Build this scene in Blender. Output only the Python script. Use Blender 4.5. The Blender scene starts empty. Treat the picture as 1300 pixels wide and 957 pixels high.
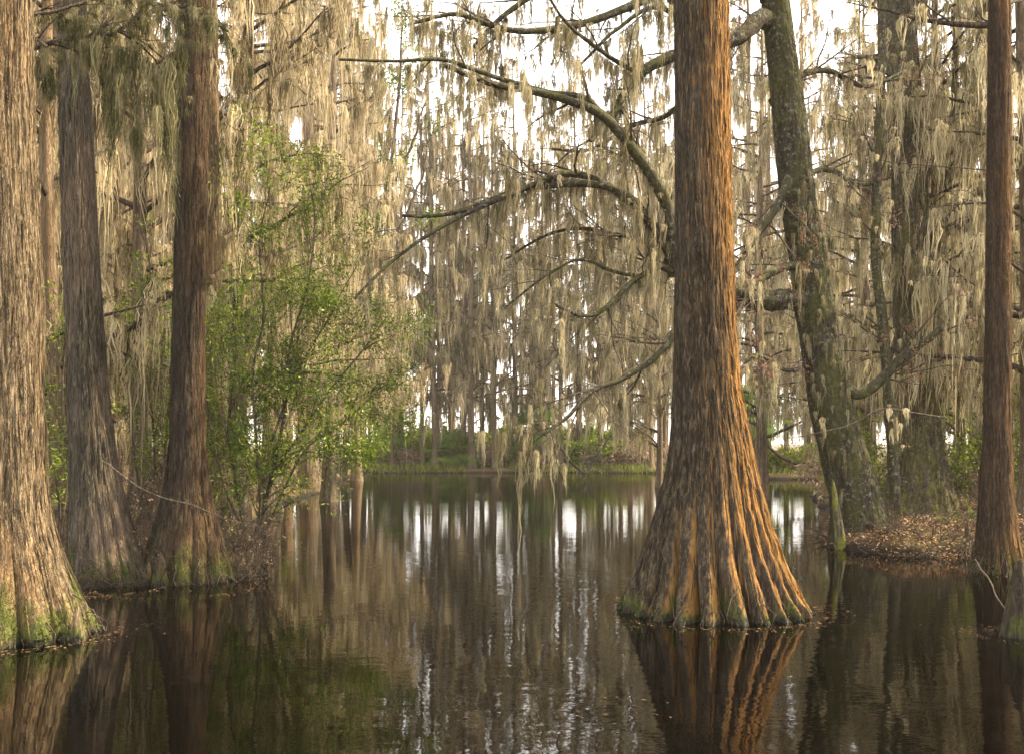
import bpy, math, random
import numpy as np
from mathutils import Vector

SC = bpy.context.scene
COL = SC.collection
R = math.radians
F = 1264.0      # focal length in photo pixels
EYE = 1.6
HZ = 575.0      # horizon row in the photo

# ------------------------------------------------------------------ camera
cd = bpy.data.cameras.new('camera')
cam = bpy.data.objects.new('camera', cd)
COL.objects.link(cam)
cam.location = (0, 0, EYE)
cam.rotation_euler = (R(90), 0, 0)
cd.sensor_width = 36.0
cd.lens = 36.0 * F / 1300.0
cd.shift_y = (HZ - 478.5) / 1300.0
cd.clip_start = 0.1
cd.clip_end = 3000
SC.camera = cam

# ------------------------------------------------------------------ sky, sun, exposure
SUN_EL, SUN_AZ = 38.0, 82.0     # azimuth clockwise from the view direction (+Y)
W = bpy.data.worlds.new('World'); SC.world = W
W.use_nodes = True
nt = W.node_tree; nt.nodes.clear()
wo = nt.nodes.new('ShaderNodeOutputWorld'); bg = nt.nodes.new('ShaderNodeBackground')
sky = nt.nodes.new('ShaderNodeTexSky'); sky.sky_type = 'NISHITA'
sky.sun_disc = False; sky.sun_elevation = R(SUN_EL); sky.sun_rotation = R(SUN_AZ)
sky.air_density = 1.0; sky.dust_density = 3.0; sky.ozone_density = 1.0
tc = nt.nodes.new('ShaderNodeTexCoord')
cn = nt.nodes.new('ShaderNodeTexNoise'); cn.inputs['Scale'].default_value = 2.2; cn.inputs['Detail'].default_value = 6
mp = nt.nodes.new('ShaderNodeMapping'); mp.inputs['Scale'].default_value = (1, 1, 2.6)
cr = nt.nodes.new('ShaderNodeValToRGB'); cr.color_ramp.elements[0].position = .30; cr.color_ramp.elements[1].position = .62
cr.color_ramp.elements[0].color = (.7, .7, .7, 1)
mx = nt.nodes.new('ShaderNodeMixRGB'); mx.inputs[2].default_value = (10, 9.5, 9.0, 1)
L = nt.links
L.new(tc.outputs['Generated'], mp.inputs[0]); L.new(mp.outputs[0], cn.inputs[0]); L.new(cn.outputs[0], cr.inputs[0])
L.new(cr.outputs[0], mx.inputs[0]); L.new(sky.outputs[0], mx.inputs[1]); L.new(mx.outputs[0], bg.inputs[0])
bg.inputs[1].default_value = 0.125
L.new(bg.outputs[0], wo.inputs[0])

sd = bpy.data.lights.new('sun', 'SUN'); sd.energy = 5.0; sd.angle = R(0.6); sd.color = (1.0, 0.81, 0.54)
sun = bpy.data.objects.new('sun', sd); COL.objects.link(sun)
el, az = R(SUN_EL), R(SUN_AZ)
to_sun = Vector((math.sin(az) * math.cos(el), math.cos(az) * math.cos(el), math.sin(el)))
sun.rotation_euler = to_sun.to_track_quat('Z', 'Y').to_euler()
sun.location = (30, 10, 40)

SC.view_settings.view_transform = 'Standard'
SC.view_settings.look = 'None'
SC.view_settings.exposure = 1.65
SC.view_settings.gamma = 1
try:
    c = SC.cycles
    c.max_bounces = 7; c.diffuse_bounces = 4; c.glossy_bounces = 3; c.transmission_bounces = 5; c.transparent_max_bounces = 8
    c.caustics_reflective = False; c.caustics_refractive = False
    c.use_denoising = True
    c.sample_clamp_indirect = 6
except Exception:
    pass

rng = np.random.default_rng(7)

# ------------------------------------------------------------------ helpers
def P(px, py, d):
    return np.array([(px - 650.0) / F * d, d, EYE + (HZ - py) / F * d])

def X(px, d): return (px - 650.0) / F * d

def tag(o, label=None, cat=None, group=None, kind=None):
    if label: o['label'] = label
    if cat: o['category'] = cat
    if group: o['group'] = group
    if kind: o['kind'] = kind
    return o

def empty(name, loc, rz=0):
    o = bpy.data.objects.new(name, None); o.location = loc; o.rotation_euler = (0, 0, rz)
    o.empty_display_size = .3
    COL.objects.link(o); return o

def mk(name, v, f, mat, parent=None, smooth=True, tint=None, loc=None):
    """one mesh object from numpy verts and faces (quads, or a list of arrays with 3/4 columns)"""
    me = bpy.data.meshes.new(name)
    fl = f if isinstance(f, list) else [f]
    fl = [a for a in fl if len(a)]
    v = np.asarray(v, dtype=np.float32)
    me.vertices.add(len(v)); me.vertices.foreach_set('co', v.ravel())
    loops = np.concatenate([a.ravel() for a in fl]).astype(np.int32)
    tot = np.concatenate([np.full(len(a), a.shape[1], dtype=np.int32) for a in fl])
    start = np.concatenate([[0], np.cumsum(tot)[:-1]]).astype(np.int32)
    me.loops.add(len(loops)); me.loops.foreach_set('vertex_index', loops)
    me.polygons.add(len(tot)); me.polygons.foreach_set('loop_start', start); me.polygons.foreach_set('loop_total', tot)
    me.update(calc_edges=True)
    me.polygons.foreach_set('use_smooth', np.full(len(tot), smooth))
    if tint is not None:
        a = me.attributes.new('tint', 'FLOAT', 'POINT'); a.data.foreach_set('value', np.asarray(tint, dtype=np.float32))
    me.materials.append(mat)
    o = bpy.data.objects.new(name, me)
    if loc is not None: o.location = loc
    COL.objects.link(o)
    if parent: o.parent = parent
    return o

class Geo:
    """collects vertices, faces, tint"""
    def __init__(s): s.v = []; s.q = []; s.t = []; s.n = 0
    def add(s, v, q, t=None):
        v = np.asarray(v); s.v.append(v); s.q.append(np.asarray(q) + s.n)
        s.t.append(np.full(len(v), .5) if t is None else t); s.n += len(v)
    def build(s, name, mat, parent=None, **k):
        if not s.n: return None
        return mk(name, np.concatenate(s.v), np.concatenate(s.q), mat, parent, tint=np.concatenate(s.t), **k)

def vnoise(u, v, nu, nv, seed, per=True):
    """smooth value noise; u in cells (periodic over nu), v in cells"""
    r = np.random.default_rng(seed)
    nv = int(nv) + 3
    g = r.random((nv, nu))
    iu = np.floor(u).astype(int); fu = u - iu; iv = np.floor(v).astype(int); fv = v - iv
    fu = fu * fu * (3 - 2 * fu); fv = fv * fv * (3 - 2 * fv)
    iv = np.clip(iv, 0, nv - 2); a = iu % nu; b = (iu + 1) % nu
    return (g[iv, a] * (1 - fu) + g[iv, b] * fu) * (1 - fv) + (g[iv + 1, a] * (1 - fu) + g[iv + 1, b] * fu) * fv

def grid_quads(nr, nc, wrap=True):
    i = np.arange(nr - 1)[:, None]; j = np.arange(nc if wrap else nc - 1)[None, :]
    j2 = (j + 1) % nc
    return np.stack([i * nc + j + 0 * i, i * nc + j2 + 0 * i, (i + 1) * nc + j2, (i + 1) * nc + j + 0 * i], -1).reshape(-1, 4)

def tube(geo, pts, rad, n=5, wob=0.0, tint=.5):
    pts = np.asarray(pts, float); rad = np.asarray(rad, float)
    d = np.gradient(pts, axis=0); d /= np.linalg.norm(d, axis=1)[:, None] + 1e-9
    up = np.where(np.abs(d[:, 2:3]) > .9, np.array([[1., 0, 0]]), np.array([[0., 0, 1.]]))
    mean = d.mean(0)
    ref = np.array([1., .1, 0]) if abs(mean[2]) > .7 else np.array([0., .1, 1.])
    s = np.cross(d, ref); s /= np.linalg.norm(s, axis=1)[:, None] + 1e-9
    t = np.cross(s, d)
    a = np.arange(n) * 2 * np.pi / n
    rr = rad[:, None] * (1 + (wob * rng.normal(size=(len(pts), n)) if wob else 0))
    v = pts[:, None, :] + rr[..., None] * (np.cos(a)[None, :, None] * s[:, None, :] + np.sin(a)[None, :, None] * t[:, None, :])
    geo.add(v.reshape(-1, 3), grid_quads(len(pts), n), np.full(len(pts) * n, tint))

def spline(ctrl, n):
    """Catmull-Rom through control rows"""
    c = np.asarray(ctrl, float); c = np.vstack([2 * c[0] - c[1], c, 2 * c[-1] - c[-2]])
    m = len(c) - 3; t = np.linspace(0, m - 1e-6, n); i = t.astype(int); f = (t - i)[:, None]
    a, b, d, e = c[i], c[i + 1], c[i + 2], c[i + 3]
    return .5 * (2 * b + (d - a) * f + (2 * a - 5 * b + 4 * d - e) * f ** 2 + (3 * b - a - 3 * d + e) * f ** 3)

def jitter(pts, amp, r=rng):
    k = len(pts); n = r.normal(size=(k, 3)) * amp
    n[0] = 0
    for _ in range(2): n[1:-1] = (n[:-2] + n[1:-1] + n[2:]) / 2.4
    return pts + n

# ------------------------------------------------------------------ moss strands
def moss(geo, seeds, Ls, rads, K, w, seg, fuzz=0, conv=.55, tr=(0, 1), r=rng):
    seeds = np.asarray(seeds, float); N = len(seeds)
    if not N: return
    Ls = np.asarray(Ls); rads = np.minimum(np.asarray(rads), .17 * Ls + .008)
    idx = np.repeat(np.arange(N), K); M = len(idx)
    rho = np.sqrt(r.random(M)); th = r.random(M) * 2 * np.pi
    off = np.stack([np.cos(th) * rho, np.sin(th) * rho, 0 * th], 1) * rads[idx, None]
    ln = Ls[idx] * (1 - .6 * rho) * r.uniform(.35, 1.0, M)
    t = np.linspace(0, 1, seg + 1)[None, :]
    top = seeds[idx] + off * np.array([1, 1, 0]); top[:, 2] += r.uniform(-.3, .05, M) * rads[idx]
    # sub-clump knots make the clump lumpy along its length
    bend = r.normal(size=(N, 2)) * .10
    ph = r.random(M) * 6.28; fr = r.uniform(4, 15, M); am = r.uniform(.01, .05, M) * np.minimum(1, ln + .3)
    s = t * ln[:, None]
    c = np.interp(t[0], [0, .12, .3, 1], [.3, .8, 1., 1 - conv])[None, :]
    x = seeds[idx, 0][:, None] + off[:, :1] * c + bend[idx, 0][:, None] * s * .5 + am[:, None] * np.sin(fr[:, None] * s + ph[:, None])
    y = seeds[idx, 1][:, None] + off[:, 1:2] * c + bend[idx, 1][:, None] * s * .5 + am[:, None] * np.cos(fr[:, None] * s * 1.1 + ph[:, None])
    z = top[:, 2][:, None] - s
    C = np.stack([x, y, z], -1)
    prof = np.interp(t[0], [0, .12, .45, .8, 1], [.35, 1, .85, .5, .05])
    hw = (w * .5 * r.uniform(.5, 1.4, M))[:, None] * prof[None, :] * r.uniform(.6, 1.3, (M, seg + 1))
    az = r.random(M) * np.pi
    dirv = np.stack([np.cos(az), np.sin(az), 0 * az], 1)[:, None, :]
    v = np.stack([C - dirv * hw[..., None], C + dirv * hw[..., None]], 2).reshape(M, -1, 3)
    k = np.arange(seg)
    q1 = np.stack([2 * k, 2 * k + 1, 2 * k + 3, 2 * k + 2], 1)
    q = (np.arange(M)[:, None, None] * (2 * (seg + 1)) + q1[None]).reshape(-1, 4)
    ct = r.uniform(tr[0], tr[1], N)
    tt = np.clip(ct[idx] + r.normal(size=M) * .2, 0, 1)
    geo.add(v.reshape(-1, 3), q, np.repeat(tt, 2 * (seg + 1)))
    if fuzz:
        A = int(M * fuzz); si = r.integers(0, M, A); ti = r.uniform(0, .95, A)
        kf = ti * seg; k0 = kf.astype(int); ff = (kf - k0)[:, None]
        p = C[si, k0] * (1 - ff) + C[si, k0 + 1] * ff
        a2 = r.random(A) * 6.28; l2 = r.uniform(.03, .10, A)
        dd = np.stack([np.cos(a2), np.sin(a2), -r.uniform(.1, 1.6, A)], 1); dd /= np.linalg.norm(dd, axis=1)[:, None]
        e = p + dd * l2[:, None]
        mid = (p + e) / 2; mid[:, 2] += .2 * l2
        sd_ = np.stack([-np.sin(a2), np.cos(a2), 0 * a2], 1) * w * .28
        v = np.stack([p, mid - sd_, e, mid + sd_], 1).reshape(-1, 3)
        geo.add(v, np.arange(A * 4).reshape(-1, 4), np.repeat(tt[si], 4))

def seeds_along(polys, dens, rmax=.08, r=rng, tmin=.1):
    out = []
    for pts, rad in polys:
        seg = np.linalg.norm(np.diff(pts, axis=0), axis=1); L_ = seg.sum()
        k = r.poisson(L_ * dens)
        if k == 0: continue
        t = r.uniform(tmin, 1, k) * (len(pts) - 1); i = np.minimum(t.astype(int), len(pts) - 2); f = (t - i)[:, None]
        p = pts[i] * (1 - f) + pts[i + 1] * f
        rr = rad[i]; out.append(p[rr < rmax])
    return np.concatenate(out) if out else np.zeros((0, 3))

def leaves(geo, cent, spread, k, ln, wd, r=rng, droop=.2):
    """k leaves round each centre"""
    cent = np.asarray(cent); N = len(cent); idx = np.repeat(np.arange(N), k); M = len(idx)
    d = r.normal(size=(M, 3)); d /= np.linalg.norm(d, axis=1)[:, None]
    p = cent[idx] + d * (r.random(M) ** .5)[:, None] * spread
    a = d + r.normal(size=(M, 3)) * .6; a[:, 2] -= droop; a /= np.linalg.norm(a, axis=1)[:, None]
    b = np.cross(a, r.normal(size=(M, 3))); b /= np.linalg.norm(b, axis=1)[:, None]
    n = np.cross(a, b)
    l = ln * r.uniform(.6, 1.25, M)[:, None]; w_ = wd * r.uniform(.7, 1.2, M)[:, None]
    v = np.stack([p, p + a * l * .45 + b * w_ * .5 + n * w_ * .12, p + a * l, p + a * l * .45 - b * w_ * .5 + n * w_ * .12], 1)
    geo.add(v.reshape(-1, 3), np.arange(M * 4).reshape(-1, 4), np.repeat(np.clip(r.uniform(.15, .85, N)[idx] + r.normal(size=M) * .18, 0, 1), 4))

# ------------------------------------------------------------------ branching
def grow(base, dirn, length, r0, depth, r, droop=.0, kids=5, spread=.8, rough=.08, up=0., out=None, lvl=0, shrink=.5):
    """recursive polyline branches -> list of (pts, radii)"""
    if out is None: out = []
    n = max(4, int(5 + length * 1.6)) if lvl < 2 else 4
    d = np.array(dirn, float); d /= np.linalg.norm(d); p = np.array(base, float); st = length / (n - 1)
    pts = [p.copy()]
    for i in range(n - 1):
        d = d + r.normal(size=3) * rough * (1 + lvl * .5); d[2] += (up - droop) * st * .4
        d /= np.linalg.norm(d); p = p + d * st; pts.append(p.copy())
    pts = np.array(pts); rad = np.maximum(r0 * (1 - np.linspace(0, 1, n)) ** .8, r0 * .12)
    out.append((pts, rad))
    if depth > 0:
        for _ in range(kids):
            t = r.uniform(.2, .97); i = min(int(t * (n - 1)), n - 2)
            q = pts[i] + (pts[i + 1] - pts[i]) * (t * (n - 1) - i)
            dd = pts[i + 1] - pts[i]; dd /= np.linalg.norm(dd)
            s = r.normal(size=3); s[2] *= .6; s -= s.dot(dd) * dd; s /= np.linalg.norm(s)
            grow(q, dd + s * spread * r.uniform(.6, 1.3), length * shrink * r.uniform(.5, 1.1) * (1.15 - t * .6), max(rad[i] * .55, .003), depth - 1, r, droop, max(2, kids - 1), spread, rough, up, out, lvl + 1, shrink)
    return out

def tubes(geo, polys, n=5, wob=.0, rmin=0):
    for pts, rad in polys:
        tube(geo, pts, np.maximum(rad, rmin), n if rad[0] > .02 else 3, wob, tint=float(rng.uniform(.2, .8)))

# ------------------------------------------------------------------ materials
def newmat(name):
    m = bpy.data.materials.new(name); m.use_nodes = True; n = m.node_tree; n.nodes.clear()
    o = n.nodes.new('ShaderNodeOutputMaterial'); return m, n, o

def N_(n, kind, **kw):
    x = n.nodes.new(kind)
    for k, v in kw.items():
        if k in x.inputs: x.inputs[k].default_value = v
        else: setattr(x, k, v)
    return x

def ramp(n, src, stops):
    c = n.nodes.new('ShaderNodeValToRGB'); e = c.color_ramp.elements
    while len(e) < len(stops): e.new(.5)
    for k, (p, col) in enumerate(stops):
        e[k].position = p; e[k].color = (*col, 1) if len(col) == 3 else col
    n.links.new(src, c.inputs[0]); return c.outputs[0]

def mixc(n, fac, a, b):
    m = n.nodes.new('ShaderNodeMixRGB')
    for k, s in ((0, fac), (1, a), (2, b)):
        if hasattr(s, 'is_linked') or hasattr(s, 'links'): n.links.new(s, m.inputs[k])
        elif isinstance(s, (int, float)): m.inputs[k].default_value = s
        else: m.inputs[k].default_value = (*s, 1)
    return m.outputs[0]

def math_(n, op, a, b=None, clamp=False):
    m = n.nodes.new('ShaderNodeMath'); m.operation = op; m.use_clamp = clamp
    for k, s in ((0, a), (1, b)):
        if s is None: continue
        if isinstance(s, (int, float)): m.inputs[k].default_value = s
        else: n.links.new(s, m.inputs[k])
    return m.outputs[0]

def noise(n, vec, scale, detail=4, rough=.55, stretch=None):
    if stretch is not None:
        m = n.nodes.new('ShaderNodeMapping'); m.inputs['Scale'].default_value = stretch; n.links.new(vec, m.inputs[0]); vec = m.outputs[0]
    x = n.nodes.new('ShaderNodeTexNoise'); x.inputs['Scale'].default_value = scale; x.inputs['Detail'].default_value = detail
    x.inputs['Roughness'].default_value = rough; n.links.new(vec, x.inputs[0]); return x.outputs[0]

def bark_mat(name, dark, mid, light, orange=None, o_amt=0., o_side=.5, moss_h=.5, moss_amt=1., moss_all=0., moss_col=(.085, .11, .015), wet=.06, grey=0., scale=1., lichen=0., crk=.6):
    m, n, out = newmat(name); lk = n.links
    tc = N_(n, 'ShaderNodeTexCoord'); O = tc.outputs['Object']
    sx = N_(n, 'ShaderNodeSeparateXYZ'); lk.new(O, sx.inputs[0]); z = sx.outputs[2]
    nsx = N_(n, 'ShaderNodeSeparateXYZ'); lk.new(tc.outputs['Normal'], nsx.inputs[0])
    fib = noise(n, O, 22 * scale, 5, .62, (1, 1, .07))
    fib2 = noise(n, O, 60 * scale, 3, .6, (1, 1, .12))
    big = noise(n, O, 1.3, 4, .6, (1, 1, .35))
    med = noise(n, O, 5, 4, .65, (1, 1, .4))
    col = ramp(n, fib, [(.33, dark), (.5, mid), (.68, light)])
    wv = n.nodes.new('ShaderNodeMixRGB'); wv.blend_type = 'ADD'; wv.inputs[0].default_value = .10; lk.new(O, wv.inputs[1])
    wn = n.nodes.new('ShaderNodeTexNoise'); wn.inputs['Scale'].default_value = 4; lk.new(O, wn.inputs[0]); lk.new(wn.outputs[1], wv.inputs[2])
    f1 = noise(n, wv.outputs[0], 24 * scale, 3, .6, (1, 1, .045)); f2 = noise(n, wv.outputs[0], 47 * scale, 2, .6, (1, 1, .09))
    cr1 = math_(n, 'MULTIPLY', math_(n, 'ABSOLUTE', math_(n, 'SUBTRACT', f1, .5)), 22., True)
    cr2 = math_(n, 'MULTIPLY', math_(n, 'ABSOLUTE', math_(n, 'SUBTRACT', f2, .5)), 14., True)
    crack = math_(n, 'MULTIPLY', cr1, math_(n, 'ADD', math_(n, 'MULTIPLY', cr2, .6), .4))
    fleck = noise(n, O, 42 * scale, 2, .5, (1, 1, .22))
    col = mixc(n, ramp(n, fleck, [(.52, (0, 0, 0)), (.66, (.8, .8, .8))]), col, light)
    col = mixc(n, math_(n, 'MULTIPLY', fib2, .5), col, mid)
    col = mixc(n, math_(n, 'MULTIPLY', math_(n, 'SUBTRACT', 1.0, crack), crk), col, dark)
    if grey: col = mixc(n, math_(n, 'MULTIPLY', ramp(n, big, [(.4, (0, 0, 0)), (.62, (1, 1, 1))]), grey), col, (.20, .175, .15))
    if lichen:
        li = noise(n, O, 14, 5, .7)
        col = mixc(n, math_(n, 'MULTIPLY', ramp(n, li, [(.54, (0, 0, 0)), (.62, (1, 1, 1))]), lichen), col, (.26, .27, .19))
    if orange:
        side = math_(n, 'ADD', math_(n, 'MULTIPLY', nsx.outputs[0], .5 * o_side), .5)   # orange tint gets stronger towards one flank, following the surface normal
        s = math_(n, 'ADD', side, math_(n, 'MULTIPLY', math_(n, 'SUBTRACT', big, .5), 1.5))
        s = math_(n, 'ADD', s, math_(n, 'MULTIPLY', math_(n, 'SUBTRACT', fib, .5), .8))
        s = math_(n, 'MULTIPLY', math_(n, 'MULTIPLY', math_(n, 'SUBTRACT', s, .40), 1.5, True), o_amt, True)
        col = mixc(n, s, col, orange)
    # living moss just above the water line, ragged upper edge
    g = math_(n, 'SUBTRACT', 1.0, math_(n, 'DIVIDE', z, moss_h))
    g = math_(n, 'ADD', g, math_(n, 'MULTIPLY', math_(n, 'SUBTRACT', med, .5), 4.2))
    g = math_(n, 'MULTIPLY', math_(n, 'SUBTRACT', g, .55), 1.6, True)
    g = math_(n, 'MULTIPLY', g, moss_amt, True)
    if moss_all:
        ga = ramp(n, noise(n, O, 2.2, 6, .7, (1, 1, .6)), [(.42, (0, 0, 0)), (.62, (1, 1, 1))])
        g = math_(n, 'MAXIMUM', g, math_(n, 'MULTIPLY', ga, moss_all))
    mc = ramp(n, noise(n, O, 30, 3), [(.3, tuple(c * .45 for c in moss_col)), (.7, moss_col)])
    col = mixc(n, g, col, mc)
    # wet dark stain at the water line
    wl = math_(n, 'ADD', math_(n, 'SUBTRACT', wet, z), math_(n, 'MULTIPLY', math_(n, 'SUBTRACT', med, .5), .45))
    wl = math_(n, 'MULTIPLY', wl, 14, True)
    col = mixc(n, wl, col, (.012, .010, .007))
    b = N_(n, 'ShaderNodeBsdfPrincipled'); lk.new(col, b.inputs['Base Color'])
    lk.new(math_(n, 'SUBTRACT', .88, math_(n, 'MULTIPLY', wl, .5)), b.inputs['Roughness'])
    b.inputs['Specular IOR Level'].default_value = .25
    h = math_(n, 'ADD', math_(n, 'MULTIPLY', crack, .8), math_(n, 'ADD', fib, math_(n, 'MULTIPLY', fib2, .4))); h = math_(n, 'ADD', h, math_(n, 'MULTIPLY', g, .15))
    bp = N_(n, 'ShaderNodeBump', Strength=.9, Distance=.02); lk.new(h, bp.inputs['Height']); lk.new(bp.outputs[0], b.inputs['Normal'])
    lk.new(b.outputs[0], out.inputs[0]); return m

def soft_mat(name, stops, trans=.4, nscale=.6, tcol=None, gloss=0., namt=.35):
    """thin plant matter: diffuse plus light coming through; colour from the per-clump tint and broad variation"""
    m, n, out = newmat(name); lk = n.links
    at = N_(n, 'ShaderNodeAttribute', attribute_name='tint')
    tc = N_(n, 'ShaderNodeTexCoord'); nz = noise(n, tc.outputs['Object'], nscale, 3)
    oi = N_(n, 'ShaderNodeObjectInfo')
    f = math_(n, 'ADD', at.outputs['Fac'], math_(n, 'MULTIPLY', math_(n, 'SUBTRACT', nz, .5), namt * 2))
    f = math_(n, 'ADD', f, math_(n, 'MULTIPLY', math_(n, 'SUBTRACT', oi.outputs['Random'], .5), .35), True)
    col = ramp(n, f, stops)
    d = N_(n, 'ShaderNodeBsdfDiffuse'); lk.new(col, d.inputs[0]); t = N_(n, 'ShaderNodeBsdfTranslucent')
    if tcol:
        mm = n.nodes.new('ShaderNodeMixRGB'); mm.blend_type = 'MULTIPLY'; mm.inputs[0].default_value = 1; mm.inputs[2].default_value = (*tcol, 1)
        lk.new(col, mm.inputs[1]); lk.new(mm.outputs[0], t.inputs[0])
    else: lk.new(col, t.inputs[0])
    mx = N_(n, 'ShaderNodeMixShader'); mx.inputs[0].default_value = trans
    lk.new(d.outputs[0], mx.inputs[1]); lk.new(t.outputs[0], mx.inputs[2]); res = mx.outputs[0]
    if gloss:
        g = N_(n, 'ShaderNodeBsdfGlossy'); g.inputs['Roughness'].default_value = .35
        m2 = N_(n, 'ShaderNodeMixShader'); m2.inputs[0].default_value = gloss; lk.new(res, m2.inputs[1]); lk.new(g.outputs[0], m2.inputs[2]); res = m2.outputs[0]
    lk.new(res, out.inputs[0]); return m

ORANGE = (.34, .165, .035)
M = {}
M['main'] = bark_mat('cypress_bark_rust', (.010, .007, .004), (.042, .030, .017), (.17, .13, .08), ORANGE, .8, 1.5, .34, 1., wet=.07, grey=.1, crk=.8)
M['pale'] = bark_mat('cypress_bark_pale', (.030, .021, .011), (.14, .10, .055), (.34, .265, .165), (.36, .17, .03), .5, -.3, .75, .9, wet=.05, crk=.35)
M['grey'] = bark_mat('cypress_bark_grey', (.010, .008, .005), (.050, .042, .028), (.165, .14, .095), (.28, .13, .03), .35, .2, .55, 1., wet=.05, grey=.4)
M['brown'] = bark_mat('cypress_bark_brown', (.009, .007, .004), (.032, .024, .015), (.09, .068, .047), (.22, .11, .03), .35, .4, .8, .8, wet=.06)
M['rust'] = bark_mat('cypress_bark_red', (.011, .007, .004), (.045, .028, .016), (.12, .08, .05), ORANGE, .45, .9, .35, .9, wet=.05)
M['maple'] = bark_mat('maple_bark_mossy', (.013, .010, .007), (.045, .036, .026), (.10, .082, .06), None, 0, 0, 1.3, .8, .75, moss_col=(.10, .105, .022), wet=.05, lichen=.7, scale=.8)
M['oak'] = bark_mat('tupelo_bark_grey', (.018, .014, .010), (.065, .053, .038), (.17, .14, .105), None, 0, 0, 2.4, 1., .3, moss_col=(.27, .27, .04), wet=.0, lichen=.5)
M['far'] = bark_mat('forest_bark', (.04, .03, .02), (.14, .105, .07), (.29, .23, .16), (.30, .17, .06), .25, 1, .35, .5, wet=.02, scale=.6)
M['twig'] = bark_mat('twig_bark', (.025, .018, .012), (.075, .056, .04), (.19, .15, .11), None, moss_h=.01, moss_amt=0, wet=-5)
M['moss_warm'] = soft_mat('spanish_moss_warm', [(0, (.12, .098, .055)), (.4, (.36, .30, .185)), (1, (.64, .555, .375))], .45)
M['moss_grey'] = soft_mat('spanish_moss_grey', [(0, (.13, .115, .06)), (.45, (.33, .29, .18)), (1, (.55, .49, .33))], .45)
M['moss_dark'] = soft_mat('spanish_moss_green', [(0, (.05, .05, .022)), (.5, (.15, .145, .07)), (1, (.30, .27, .15))], .35)
M['leaf'] = soft_mat('evergreen_leaf', [(0, (.03, .055, .008)), (.5, (.13, .19, .02)), (1, (.34, .38, .05))], .4, tcol=(1.1, 1.2, .5), gloss=.02)
M['leaf_far'] = soft_mat('broad_leaf', [(0, (.04, .07, .014)), (.5, (.15, .21, .03)), (1, (.34, .38, .07))], .45, tcol=(1.1, 1.2, .5))
M['palm'] = soft_mat('palm_leaf', [(0, (.04, .09, .015)), (.5, (.11, .20, .03)), (1, (.34, .44, .08))], .45, tcol=(1.1, 1.2, .5), gloss=.04)
M['brush'] = soft_mat('dry_leaf', [(0, (.10, .07, .045)), (.5, (.29, .21, .14)), (1, (.52, .41, .30))], .25)
M['litter'] = soft_mat('leaf_litter', [(0, (.05, .03, .018)), (.5, (.24, .145, .075)), (1, (.52, .37, .24))], .15, nscale=1.5)
M['grass'] = soft_mat('bank_grass', [(0, (.05, .06, .018)), (.5, (.13, .17, .03)), (1, (.30, .30, .08))], .35)
M['tuft'] = soft_mat('cushion_moss', [(0, (.02, .025, .006)), (.5, (.06, .08, .012)), (1, (.14, .17, .025))], .2)
M['bud'] = soft_mat('maple_bud', [(0, (.14, .05, .035)), (.5, (.27, .12, .09)), (1, (.42, .25, .19))], .3)

# ------------------------------------------------------------------ pond outline and ground
POND = np.array([(-60, -2), (-25, 1.5), (0, 2.2), (6, 2.5), (11, 3.5), (10.2, 8), (9.3, 11.5), (8.9, 14), (7.9, 15.1), (6.9, 15.3), (6.1, 15.7), (5.55, 17), (6.4, 19.8), (8.2, 25), (11.5, 38), (18, 56), (18.5, 60),
                 (14.6, 61.5), (12.4, 67), (11, 80), (4, 82), (-4, 81.2), (-12.3, 80), (-9.4, 52), (-7.0, 31), (-5.6, 21), (-4.5, 15), (-3.4, 13.3), (-3.35, 12.7), (-3.9, 12.2), (-5.0, 11.95), (-6.4, 12.1), (-12, 11.2), (-60, 12)], float)

def pond_sd(x, y):
    """signed distance: positive on land"""
    x = np.asarray(x, float); y = np.asarray(y, float); sh = x.shape; x = x.ravel(); y = y.ravel()
    dmin = np.full(x.shape, 1e9); inside = np.zeros(x.shape, bool); n = len(POND)
    for i in range(n):
        a = POND[i]; b = POND[(i + 1) % n]; e = b - a
        t = np.clip(((x - a[0]) * e[0] + (y - a[1]) * e[1]) / (e @ e), 0, 1)
        dmin = np.minimum(dmin, np.hypot(x - a[0] - t * e[0], y - a[1] - t * e[1]))
        c = ((a[1] > y) != (b[1] > y)); xi = a[0] + (y - a[1]) * e[0] / (e[1] if e[1] else 1e-9)
        inside ^= c & (x < xi)
    return np.where(inside, -dmin, dmin).reshape(sh)

def ground_z(x, y):
    x = np.asarray(x, float); y = np.asarray(y, float)
    s = pond_sd(x, y)
    s = s + .35 * np.sin(x * 1.7 + 1.3 * np.sin(y * .9)) * np.sin(y * 1.3 + x * .4) * .5 + .12 * np.sin(x * 5.1 + y * 3.3)
    z = np.where(s > 0, .34 * (1 - np.exp(-s / .28)) + .01 * s * np.clip(s, 0, 25) / 25, np.maximum(s * .35, -.75))
    xc, yc = np.clip(x, -40, 60) + 40, np.clip(y, -5, 130) + 5
    rough_ = vnoise(xc / .55, yc / .55, 200, 250, 77) * .16 + vnoise(xc / .22, yc / .22, 470, 620, 78) * .07 - .10
    z = z + rough_ * np.clip(s * 3, 0, 1)
    z = z + .03 * np.sin(x * 3.1 + y * 2.2) * np.sin(y * 4.3 - x) * np.clip(np.abs(s), 0, 1)
    return z

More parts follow.
